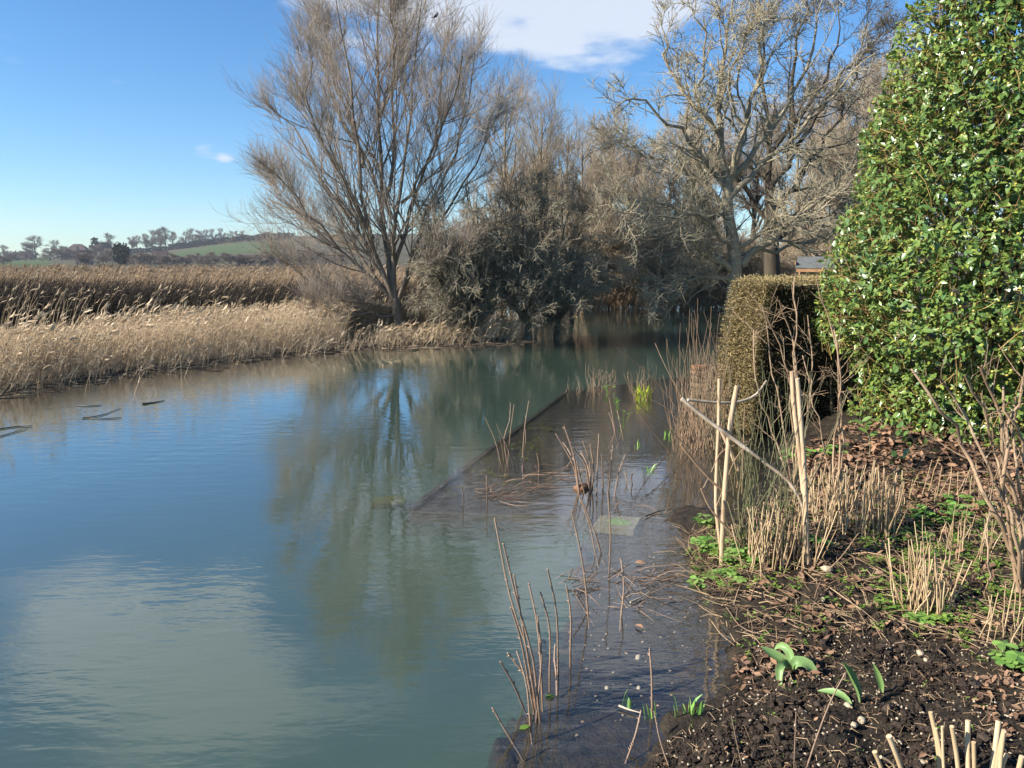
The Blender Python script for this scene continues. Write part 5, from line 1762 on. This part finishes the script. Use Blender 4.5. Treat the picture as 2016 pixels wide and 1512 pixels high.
# ---- lobed leaf plants
def lobed(name, label, pos, n, rad, h, mat, each=False, size=(0.03, 0.055), group=None):
    t = thing(name, label, "plant", pos, group)
    st, lf = MB(), MB()
    for k in range(n):
        a, q = random.uniform(0, 6.283), math.sqrt(random.random())
        c = np.array(pos) + [rad * q * math.cos(a), rad * q * math.sin(a), 0]
        c[2] = max(gz(c[0], c[1]), -0.01) + h * random.uniform(0.35, 1.0) * (1 - 0.4 * q)
        P_ = np.stack([[c[0] * 0.6 + pos[0] * 0.4, c[1] * 0.6 + pos[1] * 0.4, c[2] - h * 0.7], (c + [0, 0, -0.02]) * 0.9 + np.array(pos) * 0.1, c])
        st.add(*tubes(P_[None], np.array([[0.0016, 0.0014, 0.001]]), 3), 0.3)
        s = random.uniform(*size)
        nr = unit(np.array([rng.normal(0, 0.35), rng.normal(0, 0.35), 1.0]))
        nl = 5
        aa = a + (np.arange(nl) - 2) * 1.05
        d = np.stack([np.cos(aa), np.sin(aa), np.full(nl, 0.05)], 1)
        v, f, kk = leaves(np.tile(c, (nl, 1)), d, np.tile(nr, (nl, 1)), s * rng.uniform(0.75, 1.0, nl), s * 0.62, ((0, 0.2), (0.5, 0.9), (0.8, 1.0), (1, 0.45)), 0.15, 0.12)
        lf.add(v, f, random.random() * 0.8)
    st.build("stalks", mat, t)["kind"] = "stuff"
    lf.build("leaves", mat, t)["kind"] = "stuff"
    return t


for px, py, n, r, h, lb in ((1396, 1085, 26, 0.10, 0.10, "bright green lobed leaves at the water's edge left of the crossed poles"),
                            (1388, 1035, 14, 0.09, 0.09, "small mound of green leaves highest up the wet edge left of the poles"),
                            (1462, 1110, 34, 0.11, 0.13, "largest bright green leafy mound at the foot of the crossed poles"),
                            (1395, 1140, 12, 0.10, 0.05, "flat scatter of green leaves just below the crossed poles"),
                            (1430, 1140, 12, 0.09, 0.05, "low green leaves on the wet soil right below the pole foot"),
                            (1575, 900, 26, 0.16, 0.12, "fresh green leaves in front of the dark hedge face"),
                            (1640, 895, 14, 0.12, 0.09, "green leaves behind the double pole near the hedge foot"),
                            (1850, 1020, 24, 0.16, 0.10, "dark green leafy plant right of the dense stubble"),
                            (1905, 1000, 16, 0.14, 0.09, "green leaves under the scaly stemmed shrub"),
                            (1790, 1060, 14, 0.14, 0.05, "scattered small green leaves right of the stubble foot"),
                            (2000, 1310, 20, 0.08, 0.08, "green leafy plant at the right edge beside the dug soil"),
                            (1825, 1222, 20, 0.10, 0.05, "green leaves round the foot of the near stubble clump"),
                            (1600, 1075, 12, 0.10, 0.06, "green leaves at the foot of the double pole")):
    lobed("leafy_plant", lb, gp(px, py), n, r, h, M_butter)

# ---- leaf green sprouts
for px, py, lb, s in ((1195, 775, "lime green sprout of divided leaves standing in the flooded bed", 0.055), (1218, 800, "smaller lime green sprout right of the first one", 0.045), (1228, 835, "pale broad leaved sprout in the flooded bed", 0.04)):
    b = at(px, py, 0.0)
    t = thing("leafy_sprout", lb, "sprout", b)
    for k in range(4):
        e = b + np.array([random.gauss(0, 0.05), random.gauss(0, 0.03), random.uniform(0.05, 0.16)])
        stem_part(t, [b - [0, 0, 0.06], (b + e) / 2 + rng.normal(0, 0.01, 3), e], 0.003, 0.002, M_weed, K=5, sides=4)
        nl = 5
        aa = rng.uniform(0, 6.28, nl)
        d = np.stack([np.cos(aa), np.sin(aa), rng.uniform(-0.1, 0.6, nl)], 1)
        v, f, kk = leaves(np.tile(e, (nl, 1)), d, np.tile([0, 0, 1.0], (nl, 1)) + rng.normal(0, 0.2, (nl, 3)), s * rng.uniform(0.7, 1.1, nl), s * 0.5, curl=0.25)
        MB().add(v, f, 0.4).build("leaf_spray", M_butter, t)

# ---- poles and bent branches
def pole(label, pts, Y, r0, r1, name="pole", mat=M_pole, dy=0.0, cat="pole", knots=0.06, K=12):
    n = len(pts)
    q = [aty(x, y, Y + dy * i / (n - 1)) for i, (x, y) in enumerate(pts)]
    return stick(name, label, cat, q, r0, r1, mat, K=K, sides=9, knots=knots)


Yp = gp(1420, 1114)[1]
pole("left pole of the crossed pair, thin and upright", [(1421, 1090), (1410, 1000), (1411, 920), (1415, 830), (1416, 746)], Yp + 0.10, 0.0110, 0.0090, K=14)
pole("right pole of the crossed pair, paler and leaning right", [(1420, 1118), (1424, 1020), (1432, 900), (1440, 820), (1452, 759)], Yp, 0.0130, 0.0145, K=14)
Yd = gp(1589, 1114)[1]
pole("tall pole of the double pair with a grey weathered middle", [(1586, 1090), (1582, 975), (1572, 875), (1562, 790), (1559, 731)], Yd + 0.06, 0.0130, 0.0115, K=14)
pole("redder pole of the double pair standing close behind", [(1590, 1117), (1586, 1000), (1582, 900), (1577, 831), (1570, 745)], Yd + 0.02, 0.0140, 0.0110, K=14)
pole("short thick cut branch hanging behind the crossed poles", [(1421, 850), (1437, 885), (1454, 926)], Yp + 0.06, 0.010, 0.0125, "cut_branch", M_pole, cat="branch")
pole("long pale branch arching from the double pole across the crossed poles", [(1587, 1046), (1582, 1003), (1554, 950), (1507, 912), (1432, 856), (1390, 825), (1342, 785)], Yd + 0.02, 0.0075, 0.0115, "bent_branch", M_branch, (Yp - 0.05) - Yd, "branch", 0.12, 18)
pole("dark branch running level behind the pole tops and bending upward", [(1354, 787), (1418, 793), (1454, 791), (1487, 778), (1509, 750)], Yp + 0.14, 0.0085, 0.0065, "bent_branch", M_branch, 0.2, "branch", 0.1)
pole("low arching branch bending down to the green mound", [(1482, 1116), (1483, 1078), (1465, 1023), (1448, 981), (1423, 966), (1376, 920), (1340, 875)], Yp + 0.05, 0.0065, 0.0060, "bent_branch", M_stem, -0.05, "branch", 0.1, 16)
pole("lowest thin branch slanting across the crossed poles' feet", [(1465, 1077), (1440, 1050), (1420, 1028), (1395, 995), (1380, 962)], Yp - 0.06, 0.0055, 0.0050, "bent_branch", M_stem, 0.0, "branch", 0.1)
px_stems("thin red twigs crossing among the poles", "twigs", [[(1423, 966), (1450, 900), (1482, 860)], [(1455, 930), (1462, 880), (1466, 800)], [(1400, 930), (1420, 890), (1478, 868)], [(1460, 985), (1462, 930), (1464, 850)]], Y=Yp + 0.03, mat=M_stem, r0=0.0032, r1=0.0018, knob=3, name="red_twigs")


# ---- bare shrubs
def shrub(label, base_px, Yo, stems, r0, mat, n1, n2, l1, l2, knob=0, name="bare_shrub", rs=0.5, scaly=False, tw=0.0022):
    b = gp(*base_px)
    t = thing(name, label, "shrub", b)
    tw_m = MB()
    for st in stems:
        Y = b[1] + Yo
        q = [aty(x, y, Y + random.uniform(-0.12, 0.12) * (i > 0)) for i, (x, y) in enumerate(st)]
        P_ = resample(q, 12)
        P_[1:-1] += rng.normal(0, 0.008, (10, 3))
        rr = r0 * random.uniform(0.8, 1.15)
        R_ = np.linspace(rr, rr * rs, 12)
        m = MB().add(*tubes(P_[None], R_[None], 6), np.repeat(rng.uniform(0.1, 0.7, 12), 6))
        if scaly:
            n = 70
            i = rng.integers(0, 11, n)
            fr = rng.uniform(size=(n, 1))
            pp = P_[i] * (1 - fr) + P_[i + 1] * fr
            dr = unit(rng.normal(size=(n, 3)) + [0, 0, 0.8])
            v, f, kk = leaves(pp + dr * rr * 0.6, dr, rng.normal(size=(n, 3)), 0.012, 0.006)
            m.add(v, f, np.repeat(rng.uniform(0.4, 1, n), kk))
        m.build("stem", mat, t)
        if n1:
            A, RA = spawn(P_[None], R_[None], n1, 0.25, 1.0, 0.6, 0.2, *l1, 5, 0.12, (0, 0, 0.25), 0.5, tw, lfall=0.3)
            tw_m.add(*tubes(A, RA, 4), tube_tint(A, 4, rng.uniform(0.2, 0.9, len(A))))
            if n2:
                B, RB = spawn(A, RA, n2, 0.2, 1.0, 0.7, 0.25, *l2, 4, 0.15, (0, 0, 0.2), 0.7, tw * 0.7, lfall=0.2)
                tw_m.add(*tubes(B, RB, 3), tube_tint(B, 3, rng.uniform(0.2, 1, len(B))))
    if tw_m.n:
        tw_m.build("twigs", mat, t)["kind"] = "stuff"
    return t


shrub("bare tan shrub fanning up in front of the dark hedge's left half", (1562, 1000), 0.35,
      [[(1560, 960), (1540, 830), (1515, 700), (1500, 600)], [(1565, 960), (1560, 820), (1540, 690), (1508, 620)], [(1570, 960), (1575, 800), (1563, 690), (1568, 600), (1564, 545)],
       [(1572, 960), (1590, 800), (1600, 700), (1590, 620)], [(1556, 960), (1520, 850), (1490, 740), (1484, 650)], [(1566, 960), (1570, 760), (1552, 640), (1534, 590)]], 0.0085, M_stem, 6, 4, (0.12, 0.42), (0.05, 0.2))
shrub("bare reddish shrub in front of the dark hedge's right half", (1630, 985), 0.12,
      [[(1640, 960), (1620, 860), (1600, 780), (1580, 700)], [(1650, 955), (1652, 800), (1645, 690), (1628, 620), (1607, 545)], [(1655, 958), (1660, 840), (1650, 700), (1640, 640)], [(1640, 965), (1645, 850), (1655, 760), (1648, 680)]],
      0.008, M_stem, 5, 3, (0.1, 0.4), (0.05, 0.18))
shrub("scaly stemmed bare shrub in front of the glossy bush at the right edge", (2003, 1180), 0.0,
      [[(2004, 1165), (1985, 1075), (1950, 990), (1900, 890), (1850, 800), (1794, 726)], [(2006, 1165), (1990, 1050), (1960, 960), (1925, 880), (1880, 780), (1850, 745)],
       [(2008, 1165), (2010, 1030), (1975, 900), (1965, 800), (1930, 722)], [(2012, 1165), (2018, 1040), (2000, 930), (1990, 850), (2000, 780)], [(2010, 1165), (1990, 1000), (1960, 900), (1930, 800), (1900, 740)],
       [(2014, 1170), (2030, 1020), (2010, 880), (1985, 800), (1975, 760)], [(1968, 1000), (1975, 930), (1990, 830), (2016, 740)]], 0.0115, M_stem, 7, 2, (0.06, 0.34), (0.04, 0.12), scaly=True, rs=0.45)
shrub("thin bare sapling stems between the dug soil and the right edge", (1945, 1190), 0.0, [[(1945, 1190), (1945, 1110), (1942, 1000), (1946, 940)], [(1870, 1150), (1868, 1090), (1862, 1040)]], 0.005, M_stem, 4, 0, (0.05, 0.15), (0, 0))
# long thin twigs standing in the dug soil
px_stems("long thin reddish twig leaning out of the dug soil past the tulip leaf", "twig", [[(1588, 1512), (1612, 1440), (1640, 1370), (1664, 1325)]], Y=gp(1590, 1512)[1], mat=M_rose, r0=0.0038, r1=0.002, knob=5, name="leaning_twig")
px_stems("thin dark upright twig in the dug soil at the bottom", "twig", [[(1563, 1512), (1565, 1460), (1567, 1402)]], Y=gp(1563, 1512)[1], mat=M_rose, r0=0.0026, r1=0.0016, knob=2, name="upright_twig")
px_stems("thin twig at the bottom edge of the dug soil beside the shallows", "twig", [[(1318, 1512), (1300, 1460), (1288, 1400)]], Y=gp(1318, 1512)[1], mat=M_rose, r0=0.0038, r1=0.002, knob=4, name="leaning_twig")
px_stems("thin dark twig slanting up in the dug soil left of the upright one", "twig", [[(1462, 1512), (1450, 1460), (1440, 1410)]], Y=gp(1462, 1512)[1], mat=M_rose, r0=0.0026, r1=0.0015, knob=3, name="leaning_twig")


# ---- tulips
def broad_leaf(parent, pts, width, mat=M_tulip, tint=0.1, face=(0, -0.3, 1), fold=0.45):
    P_ = resample(pts, 9)
    T = unit(np.gradient(P_, axis=0))
    n0 = np.asarray(face, float)
    sd = unit(np.cross(T, n0))
    nr = np.cross(sd, T)
    tt = np.linspace(0, 1, 9)
    w = width * np.interp(tt, [0, 0.12, 0.35, 0.6, 0.85, 1], [0.30, 0.55, 0.95, 1.0, 0.6, 0.04]) * 0.5
    V = []
    for s in (-1, -0.5, 0, 0.5, 1):
        V.append(P_ + sd * (w * s)[:, None] + nr * (w * fold * abs(s) ** 1.5)[:, None])
    V = np.stack(V, 1).reshape(-1, 3)
    Q = [[i * 5 + j, i * 5 + j + 1, i * 5 + j + 6, i * 5 + j + 5] for i in range(8) for j in range(4)]
    tn = np.repeat(np.interp(tt, [0, 0.25, 1], [min(1, tint + 0.6), tint, tint + 0.1]), 5)
    tn = tn + np.tile([0.35, 0, 0, 0, 0.35], 9) * 0.5
    V2 = V - np.repeat(nr, 5, 0) * 0.0012
    m = MB().add(V, Q, np.clip(tn, 0, 1)).add(V2, [q[::-1] for q in Q], np.clip(tn, 0, 1))
    return m.build("leaf", mat, parent)


b = gp(1556, 1322)
Yt_ = b[1]
t = thing("tulip_plant", "tulip plant with four broad curling green leaves on the dug soil", "tulip", b)
for pts, w_, fc, dy in (([(1554, 1312), (1542, 1302), (1522, 1290), (1497, 1273)], 0.050, (0.45, -0.6, 0.6), 0.07), ([(1557, 1310), (1557, 1290), (1548, 1276), (1537, 1271), (1524, 1279)], 0.036, (-0.6, -0.5, 0.5), 0.10),
                        ([(1554, 1314), (1544, 1305), (1536, 1312), (1534, 1334), (1537, 1349), (1551, 1355)], 0.034, (-0.4, -0.8, 0.4), -0.12), ([(1559, 1312), (1572, 1303), (1589, 1309), (1600, 1322), (1603, 1343)], 0.050, (0.1, -0.6, 0.8), -0.06)):
    q = [b + [0, 0, -0.005]] + [aty(x, y, Yt_ + dy * (i + 1) / len(pts)) for i, (x, y) in enumerate(pts)]
    broad_leaf(t, q, w_, face=fc)
stem_part(t, [b - [0, 0, 0.03], b + [0, 0, 0.03], aty(1556, 1312, Yt_)], 0.008, 0.006, M_tulip, K=4)
b = gp(1692, 1381)
t = thing("tulip_plant", "upright folded tulip leaf on a pale stalk in the dug soil", "tulip leaf", b)
broad_leaf(t, [b - [0, 0, 0.01], aty(1686, 1362, b[1]), aty(1676, 1340, b[1] + 0.01), aty(1666, 1318, b[1]), aty(1658, 1303, b[1])], 0.042, face=(0.8, -0.6, 0.2), fold=0.9)
b = gp(1677, 1394)
t = thing("tulip_plant", "tulip leaf lying low and arching left over the dug soil", "tulip leaf", b)
broad_leaf(t, [b - [0, 0, 0.005], aty(1668, 1380, b[1] + 0.03), aty(1650, 1367, b[1] + 0.06), aty(1628, 1362, b[1] + 0.09), aty(1609, 1360, b[1] + 0.12)], 0.034, face=(0.1, -0.5, 0.9), fold=0.5)
b = gp(1737, 1364)
t = thing("tulip_plant", "single narrow upright tulip leaf furthest right in the dug soil", "tulip leaf", b)
broad_leaf(t, [b - [0, 0, 0.01], aty(1735, 1348, b[1]), aty(1728, 1325, b[1]), aty(1719, 1305, b[1])], 0.024, face=(-0.5, -0.8, 0.2), fold=0.7)

# broad leaved seedling in front of the camellia foot
b = gp(1712, 905)
t = thing("laurel_seedling", "small broad leaved seedling at the foot of the dark hedge", "seedling", b)
stem_part(t, [b - [0, 0, 0.02], b + [-0.02, 0, 0.2], b + [-0.1, 0.02, 0.34]], 0.005, 0.003, M_broom, K=6)
for k in range(6):
    e = b + np.array([-0.02 - 0.014 * k, 0, 0.2 + 0.025 * k])
    a = k * 2.3
    v, f, kk = leaves(e[None], np.array([[math.cos(a), math.sin(a) * 0.5, 0.5]]), np.array([[0, -0.6, 0.8]]), 0.09, 0.04)
    MB().add(v, f, 0.3).build("leaf", M_leaf, t)
for px, py, n, lb in ((1790, 885, 16, "dark glossy seedling leaves at the left foot of the tall bush"), (1760, 925, 8, "dark glossy sucker leaves among fallen leaves before the tall bush")):
    b = gp(px, py)
    t = thing("laurel_seedling", lb, "seedling", b)
    for k in range(n):
        e = b + np.array([random.gauss(0, 0.09), random.gauss(0, 0.06), random.uniform(0.03, 0.2)])
        v, f, kk = leaves(e[None], unit(rng.normal(size=(1, 3)) + [0, 0, 0.3]), np.array([[0, -0.4, 0.9]]) + rng.normal(0, 0.3, (1, 3)), random.uniform(0.06, 0.1), 0.04)
        MB().add(v, f, random.random() * 0.3).build("leaf", M_leaf, t)

# ---- ground cover: clods, stones, litter, straw, weeds
def scatter(poly_px, n, z=0.08):
    """random ground points inside a photo-outlined patch of the bed"""
    W = np.array(W2(poly_px, z))
    lo, hi = W.min(0), W.max(0)
    out = np.zeros((0, 2))
    while len(out) < n:
        p = rng.uniform(lo, hi, (n * 2, 2))
        p = p[inside([tuple(w) for w in W], p)]
        out = np.concatenate([out, p])
    out = out[:n]
    return np.concatenate([out, terrain(out)[:, None]], 1)


DUG = [(1240, 1600), (1270, 1500), (1312, 1430), (1395, 1396), (1440, 1335), (1470, 1262), (1560, 1240), (1700, 1225), (1800, 1240), (1950, 1280), (2060, 1330), (2100, 1640)]
p = scatter(DUG, 15500)
cl = fbm(p[:, :2] * 5.5, 3, 55)
p = p[rng.uniform(size=len(p)) < np.clip((cl - 0.34) * 4, 0.15, 1)]
r = 0.0026 + 0.010 * rng.beta(1.0, 5.5, len(p)) + 0.014 * rng.uniform(0.4, 1, len(p)) * (rng.uniform(size=len(p)) < 0.03)
v, f = lumps(p + np.stack([0 * r, 0 * r, r * 0.4 + np.maximum(0, fbm(p[:, :2] * 5.5, 3, 55) - 0.5) * 0.07], 1), r, 0.5, (1, 1, 0.85))
tag(MB().add(v, f, np.repeat(rng.beta(1, 2.2, len(p)), 12)).build("soil_clods", M_clod, smooth=False), "crumbly dark clods of freshly dug soil at the bottom right", "soil", None, "stuff")
p = scatter([(1340, 1100), (1420, 1150), (1470, 1260), (1600, 1240), (1800, 1240), (2100, 1330), (2100, 900), (1600, 880), (1560, 980), (1440, 1010)], 4200)
r = 0.003 + 0.009 * rng.beta(1.0, 3.5, len(p))
v, f = lumps(p + np.stack([0 * r, 0 * r, r * 0.3], 1), r, 0.35, (1, 1, 0.7))
tag(MB().add(v, f, np.repeat(rng.beta(1, 3, len(p)), 12)).build("soil_crumbs", M_clod, smooth=False), "dark soil crumbs across the planted bed", "soil", None, "stuff")
# tiny pale grit
p = scatter(DUG, 620)
v, f = lumps(p + [0, 0, 0.012], rng.uniform(0.002, 0.0055, len(p)), 0.3)
tag(MB().add(v, f).build("grit", M_stone, smooth=False), "pale grit scattered through the dug soil", "grit", None, "stuff")
p = scatter([(1100, 1500), (1130, 1300), (1180, 1100), (1330, 1100), (1400, 1220), (1400, 1370), (1290, 1420), (1240, 1500)], 110, -0.07)
v, f = lumps(p + [0, 0, 0.003], rng.uniform(0.002, 0.008, len(p)), 0.3, (1.2, 1, 0.4))
tag(MB().add(v, f, 0.3).build("drowned_grit", M_straw, smooth=False), "pale specks and leaf bits lying under the clear shallows", "grit", None, "stuff")

for px, py, s, lb in ((1696, 1421, 0.021, "largest pale yellow stone below the upright tulip leaf"), (1681, 1429, 0.011, "small pale stone touching the largest yellow stone"), (1668, 1391, 0.014, "pale stone tucked under the lying tulip leaf"),
                      (1811, 1288, 0.018, "yellowish stone on the far side of the dug soil"), (1823, 1301, 0.011, "small pale stone just below the yellowish stone"), (1749, 1279, 0.012, "small pale stone at the top edge of the dug soil"),
                      (1448, 1460, 0.013, "pale stone alone in the left part of the dug soil"), (1814, 1505, 0.015, "pale stone at the bottom edge between cut stems"), (1620, 1182, 0.016, "cream stone beside the bent twig on the planted bed"),
                      (1628, 1124, 0.03, "long cream stone at the foot of the double pole"), (1257, 1296, 0.016, "pale yellow pebble under the shallows"), (1195, 1356, 0.014, "round pale pebble under the shallows near the big stem clump"),
                      (1258, 1355, 0.013, "pale pebble under water right of the round one"), (1868, 1030, 0.016, "round white stone among green leaves")):
    b = gp(px, py)
    v, f = lumps(b[None] + [0, 0, s * 0.35], np.array([s]), 0.18, (1.25, 1.0, 0.8))
    tag(MB().add(v, f).build("stone", M_stone, None, loc=b), lb, "stone")

# fallen leaves
LIT = [(1555, 868), (1600, 842), (1680, 832), (1780, 832), (1900, 845), (2100, 860), (2100, 1040), (1900, 1000), (1760, 990), (1600, 985)]


def fallen(p, size, tl, th):
    n = len(p)
    a = rng.uniform(0, 6.283, n)
    d = np.stack([np.cos(a), np.sin(a), rng.normal(0, 0.28, n)], 1)
    nr = unit(np.stack([rng.normal(0, 0.45, n), rng.normal(0, 0.45, n), np.ones(n)], 1))
    L = rng.uniform(*size, n)
    v, f, k = leaves(p + [0, 0, 0.008] + np.stack([0 * L, 0 * L, rng.uniform(0, 0.02, n)], 1), d, nr, L, L * rng.uniform(0.35, 0.6, n), curl=rng.normal(0.1, 0.35, n), fold=rng.uniform(0.2, 0.7))
    return v, f, np.repeat(rng.uniform(tl, th, n), k)


m = MB()
m.add(*fallen(scatter(LIT, 4000, 0.25), (0.03, 0.085), 0, 1))
m.add(*fallen(scatter([(1440, 1020), (1600, 960), (2100, 980), (2100, 1300), (1800, 1230), (1480, 1240)], 1100, 0.15), (0.02, 0.06), 0.1, 1))
m.add(*fallen(scatter(DUG, 380), (0.006, 0.022), 0, 0.9))
m.add(*fallen(scatter([(1900, 1330), (2100, 1300), (2100, 1460), (1950, 1450)], 180, 0.15), (0.015, 0.045), 0, 0.7))
m.add(*fallen(scatter([(1440, 1270), (1500, 1240), (1640, 1250), (1600, 1330), (1470, 1350)], 200, 0.12), (0.015, 0.045), 0.2, 1))
tag(m.build("leaf_litter", M_litter), "brown fallen leaves covering the bed under the shrubs", "leaves", None, "stuff")
for px, py, s, lb in ((1512, 1146, 0.07, "curled brown leaf below the stubble between the poles"), (1527, 1138, 0.06, "second curled brown leaf right beside the first below the stubble"), (1880, 1243, 0.075, "large pale brown leaf right of the near stubble clump"),
                      (2003, 968, 0.09, "large orange brown leaf at the right edge under the scaly shrub"), (1820, 1489, 0.04, "small brown leaf on the soil between the bottom cut stems"), (1265, 1264, 0.05, "reddish leaf lying under the clear shallows"),
                      (1250, 1128, 0.06, "brown leaf floating among twigs below the paving slab")):
    b = gp(px, py)
    b[2] = max(b[2], 0.0) + 0.01
    v, f, k = leaves(b[None], np.array([[math.cos(px), 0.6 * math.sin(px), 0.15]]), np.array([[0.2, -0.4, 0.9]]), s, s * 0.5, ((0, 0.1), (0.2, 0.7), (0.45, 1), (0.75, 0.7), (1, 0.04)), 0.3, 0.5)
    tag(MB().add(v, f, 0.0).build("fallen_leaf", M_litter, None, loc=b), lb, "leaf")
for px, py, lb in ((1074, 1375, "green leaf floating among the big stem clump's feet"), (1023, 1435, "small round green leaf floating by the slanting stems")):
    b = at(px, py, 0.004)
    v, f, k = leaves(b[None], np.array([[0.7, 0.4, 0.05]]), np.array([[0, 0, 1.0]]), 0.045, 0.03, curl=0.05, fold=0.1)
    tag(MB().add(v, f, 0.3).build("floating_leaf", M_weed, None, loc=b), lb, "leaf")

# dead straw and twigs on the bed
def bits(p, L, r, flat=0.15, tl=0, th=1, mat=None):
    n = len(p)
    a = rng.uniform(0, 6.283, n)
    d = np.stack([np.cos(a), np.sin(a), np.abs(rng.normal(0, flat, n))], 1)
    L = rng.uniform(*L, n)[:, None]
    P_ = np.stack([p + [0, 0, 0.006], p + d * L * 0.5 + rng.normal(0, 0.01, (n, 3)) + [0, 0, 0.012], p + d * L + [0, 0, 0.006]], 1)
    R_ = rng.uniform(*r, n)[:, None] * np.array([1, 0.9, 0.6])
    V, Q = tubes(P_, R_, 3)
    return V, Q, tube_tint(P_, 3, rng.uniform(tl, th, n))


BEDP = [(1370, 1110), (1345, 1040), (1440, 1012), (1560, 940), (1700, 930), (2100, 960), (2100, 1320), (1900, 1260), (1760, 1225), (1560, 1235), (1470, 1260), (1440, 1200)]
m = MB().add(*bits(scatter(BEDP, 2300, 0.15), (0.04, 0.24), (0.0012, 0.003)))
m.add(*bits(scatter(DUG, 700), (0.012, 0.07), (0.0008, 0.002), tl=0, th=0.9))
m.add(*bits(scatter([(1360, 1120), (1345, 1040), (1420, 1030), (1500, 1140), (1420, 1190)], 260, 0.05), (0.04, 0.16), (0.001, 0.0022), 0.6, 0.2, 1))
tag(m.build("straw_litter", M_straw), "dead straw and thin twigs lying across the planted bed", "straw", None, "stuff")
for pts, lb, mt in (([(1466, 1292), (1486, 1268), (1494, 1255)], "short black stick at the water's edge above the tulips", M_wetwood), ([(1240, 1214), (1262, 1203), (1281, 1187)], "pale twig caught in the shallows below the paving slab", M_branch),
                    ([(1218, 1410), (1238, 1414), (1262, 1418)], "short pale stick lying in the near shallows", M_branch), ([(1270, 1030), (1300, 1015), (1345, 1002)], "dark twig between the paving slab and the leafy edge", M_wetwood),
                    ([(1632, 1160), (1700, 1210), (1752, 1272)], "long straw coloured twig lying across the bed above the dug soil", M_straw), ([(1475, 1165), (1520, 1180), (1560, 1196)], "pale twig lying just below the stubble between the poles", M_straw),
                    ([(1625, 1130), (1640, 1110), (1690, 1050)], "thin bent twig rising right of the double pole's foot", M_stem), ([(1860, 1220), (1920, 1225), (1975, 1240)], "long pale twig right of the near stubble clump", M_straw),
                    ([(1430, 1200), (1470, 1245), (1550, 1262)], "reddish twig lying from the water's edge toward the tulips", M_rose), ([(1400, 1238), (1420, 1262), (1446, 1275)], "pale thin twig lying in the shallows at the soil edge", M_stem)):
    q = []
    for x, y in pts:
        g_ = gp(x, y)
        g_[2] = max(g_[2], 0.0) + 0.012
        q.append(g_)
    if "rising" in lb:
        q[1] = q[0] + np.array([0.06, 0.0, 0.06])
        q[2] = aty(1690, 1050, q[0][1])
    stick("fallen_twig", lb, "twig", q, 0.0055 if mt in (M_wetwood, M_branch) else 0.003, 0.002, mt, K=8, sides=5)

# small weeds
def weeds(p, size, nl=7):
    n = len(p)
    m = MB()
    base = np.repeat(p, nl, 0)
    N = n * nl
    a = rng.uniform(0, 6.283, N)
    h = np.repeat(rng.uniform(0.01, 0.045, n), nl) * rng.uniform(0.4, 1, N)
    base = base + np.stack([rng.normal(0, 0.008, N), rng.normal(0, 0.008, N), h], 1)
    d = np.stack([np.cos(a), np.sin(a), rng.uniform(-0.1, 0.6, N)], 1)
    L = np.repeat(rng.uniform(*size, n), nl) * rng.uniform(0.6, 1.1, N)
    v, f, k = leaves(base, d, np.tile([0, 0, 1.0], (N, 1)) + rng.normal(0, 0.2, (N, 3)), L, L * 0.42, ((0, 0.2), (0.6, 1.0), (1, 0.1)), 0.1, 0.2)
    return v, f, np.repeat(np.repeat(rng.uniform(0, 1, n), nl), k)


m = MB().add(*weeds(scatter(BEDP, 620, 0.15), (0.012, 0.032)))
m.add(*weeds(scatter([(1700, 1010), (2100, 1000), (2100, 1290), (1850, 1240), (1720, 1200)], 620, 0.15), (0.016, 0.04)))
m.add(*weeds(scatter([(1360, 1120), (1400, 1040), (1480, 1090), (1560, 1150), (1440, 1160)], 90, 0.06), (0.016, 0.04)))
m.add(*weeds(scatter(DUG, 34), (0.008, 0.018)))
tag(m.build("weeds", M_weed), "small green weeds coming up through the straw of the bed", "weeds", None, "stuff")
# green algae scraps on the flooded bed
p = scatter([(840, 1000), (960, 900), (1060, 820), (1090, 850), (1010, 960), (880, 1004)], 260, -0.07)
cl = fbm(p[:, :2] * 4.0, 2, 91)
p = p[cl > 0.5]
v, f, tt = weeds(p, (0.02, 0.05))
tag(MB().add(v, f, tt).build("water_weed", M_moss), "green water weed patches along the flooded bed's slanting edge", "weeds", None, "stuff")
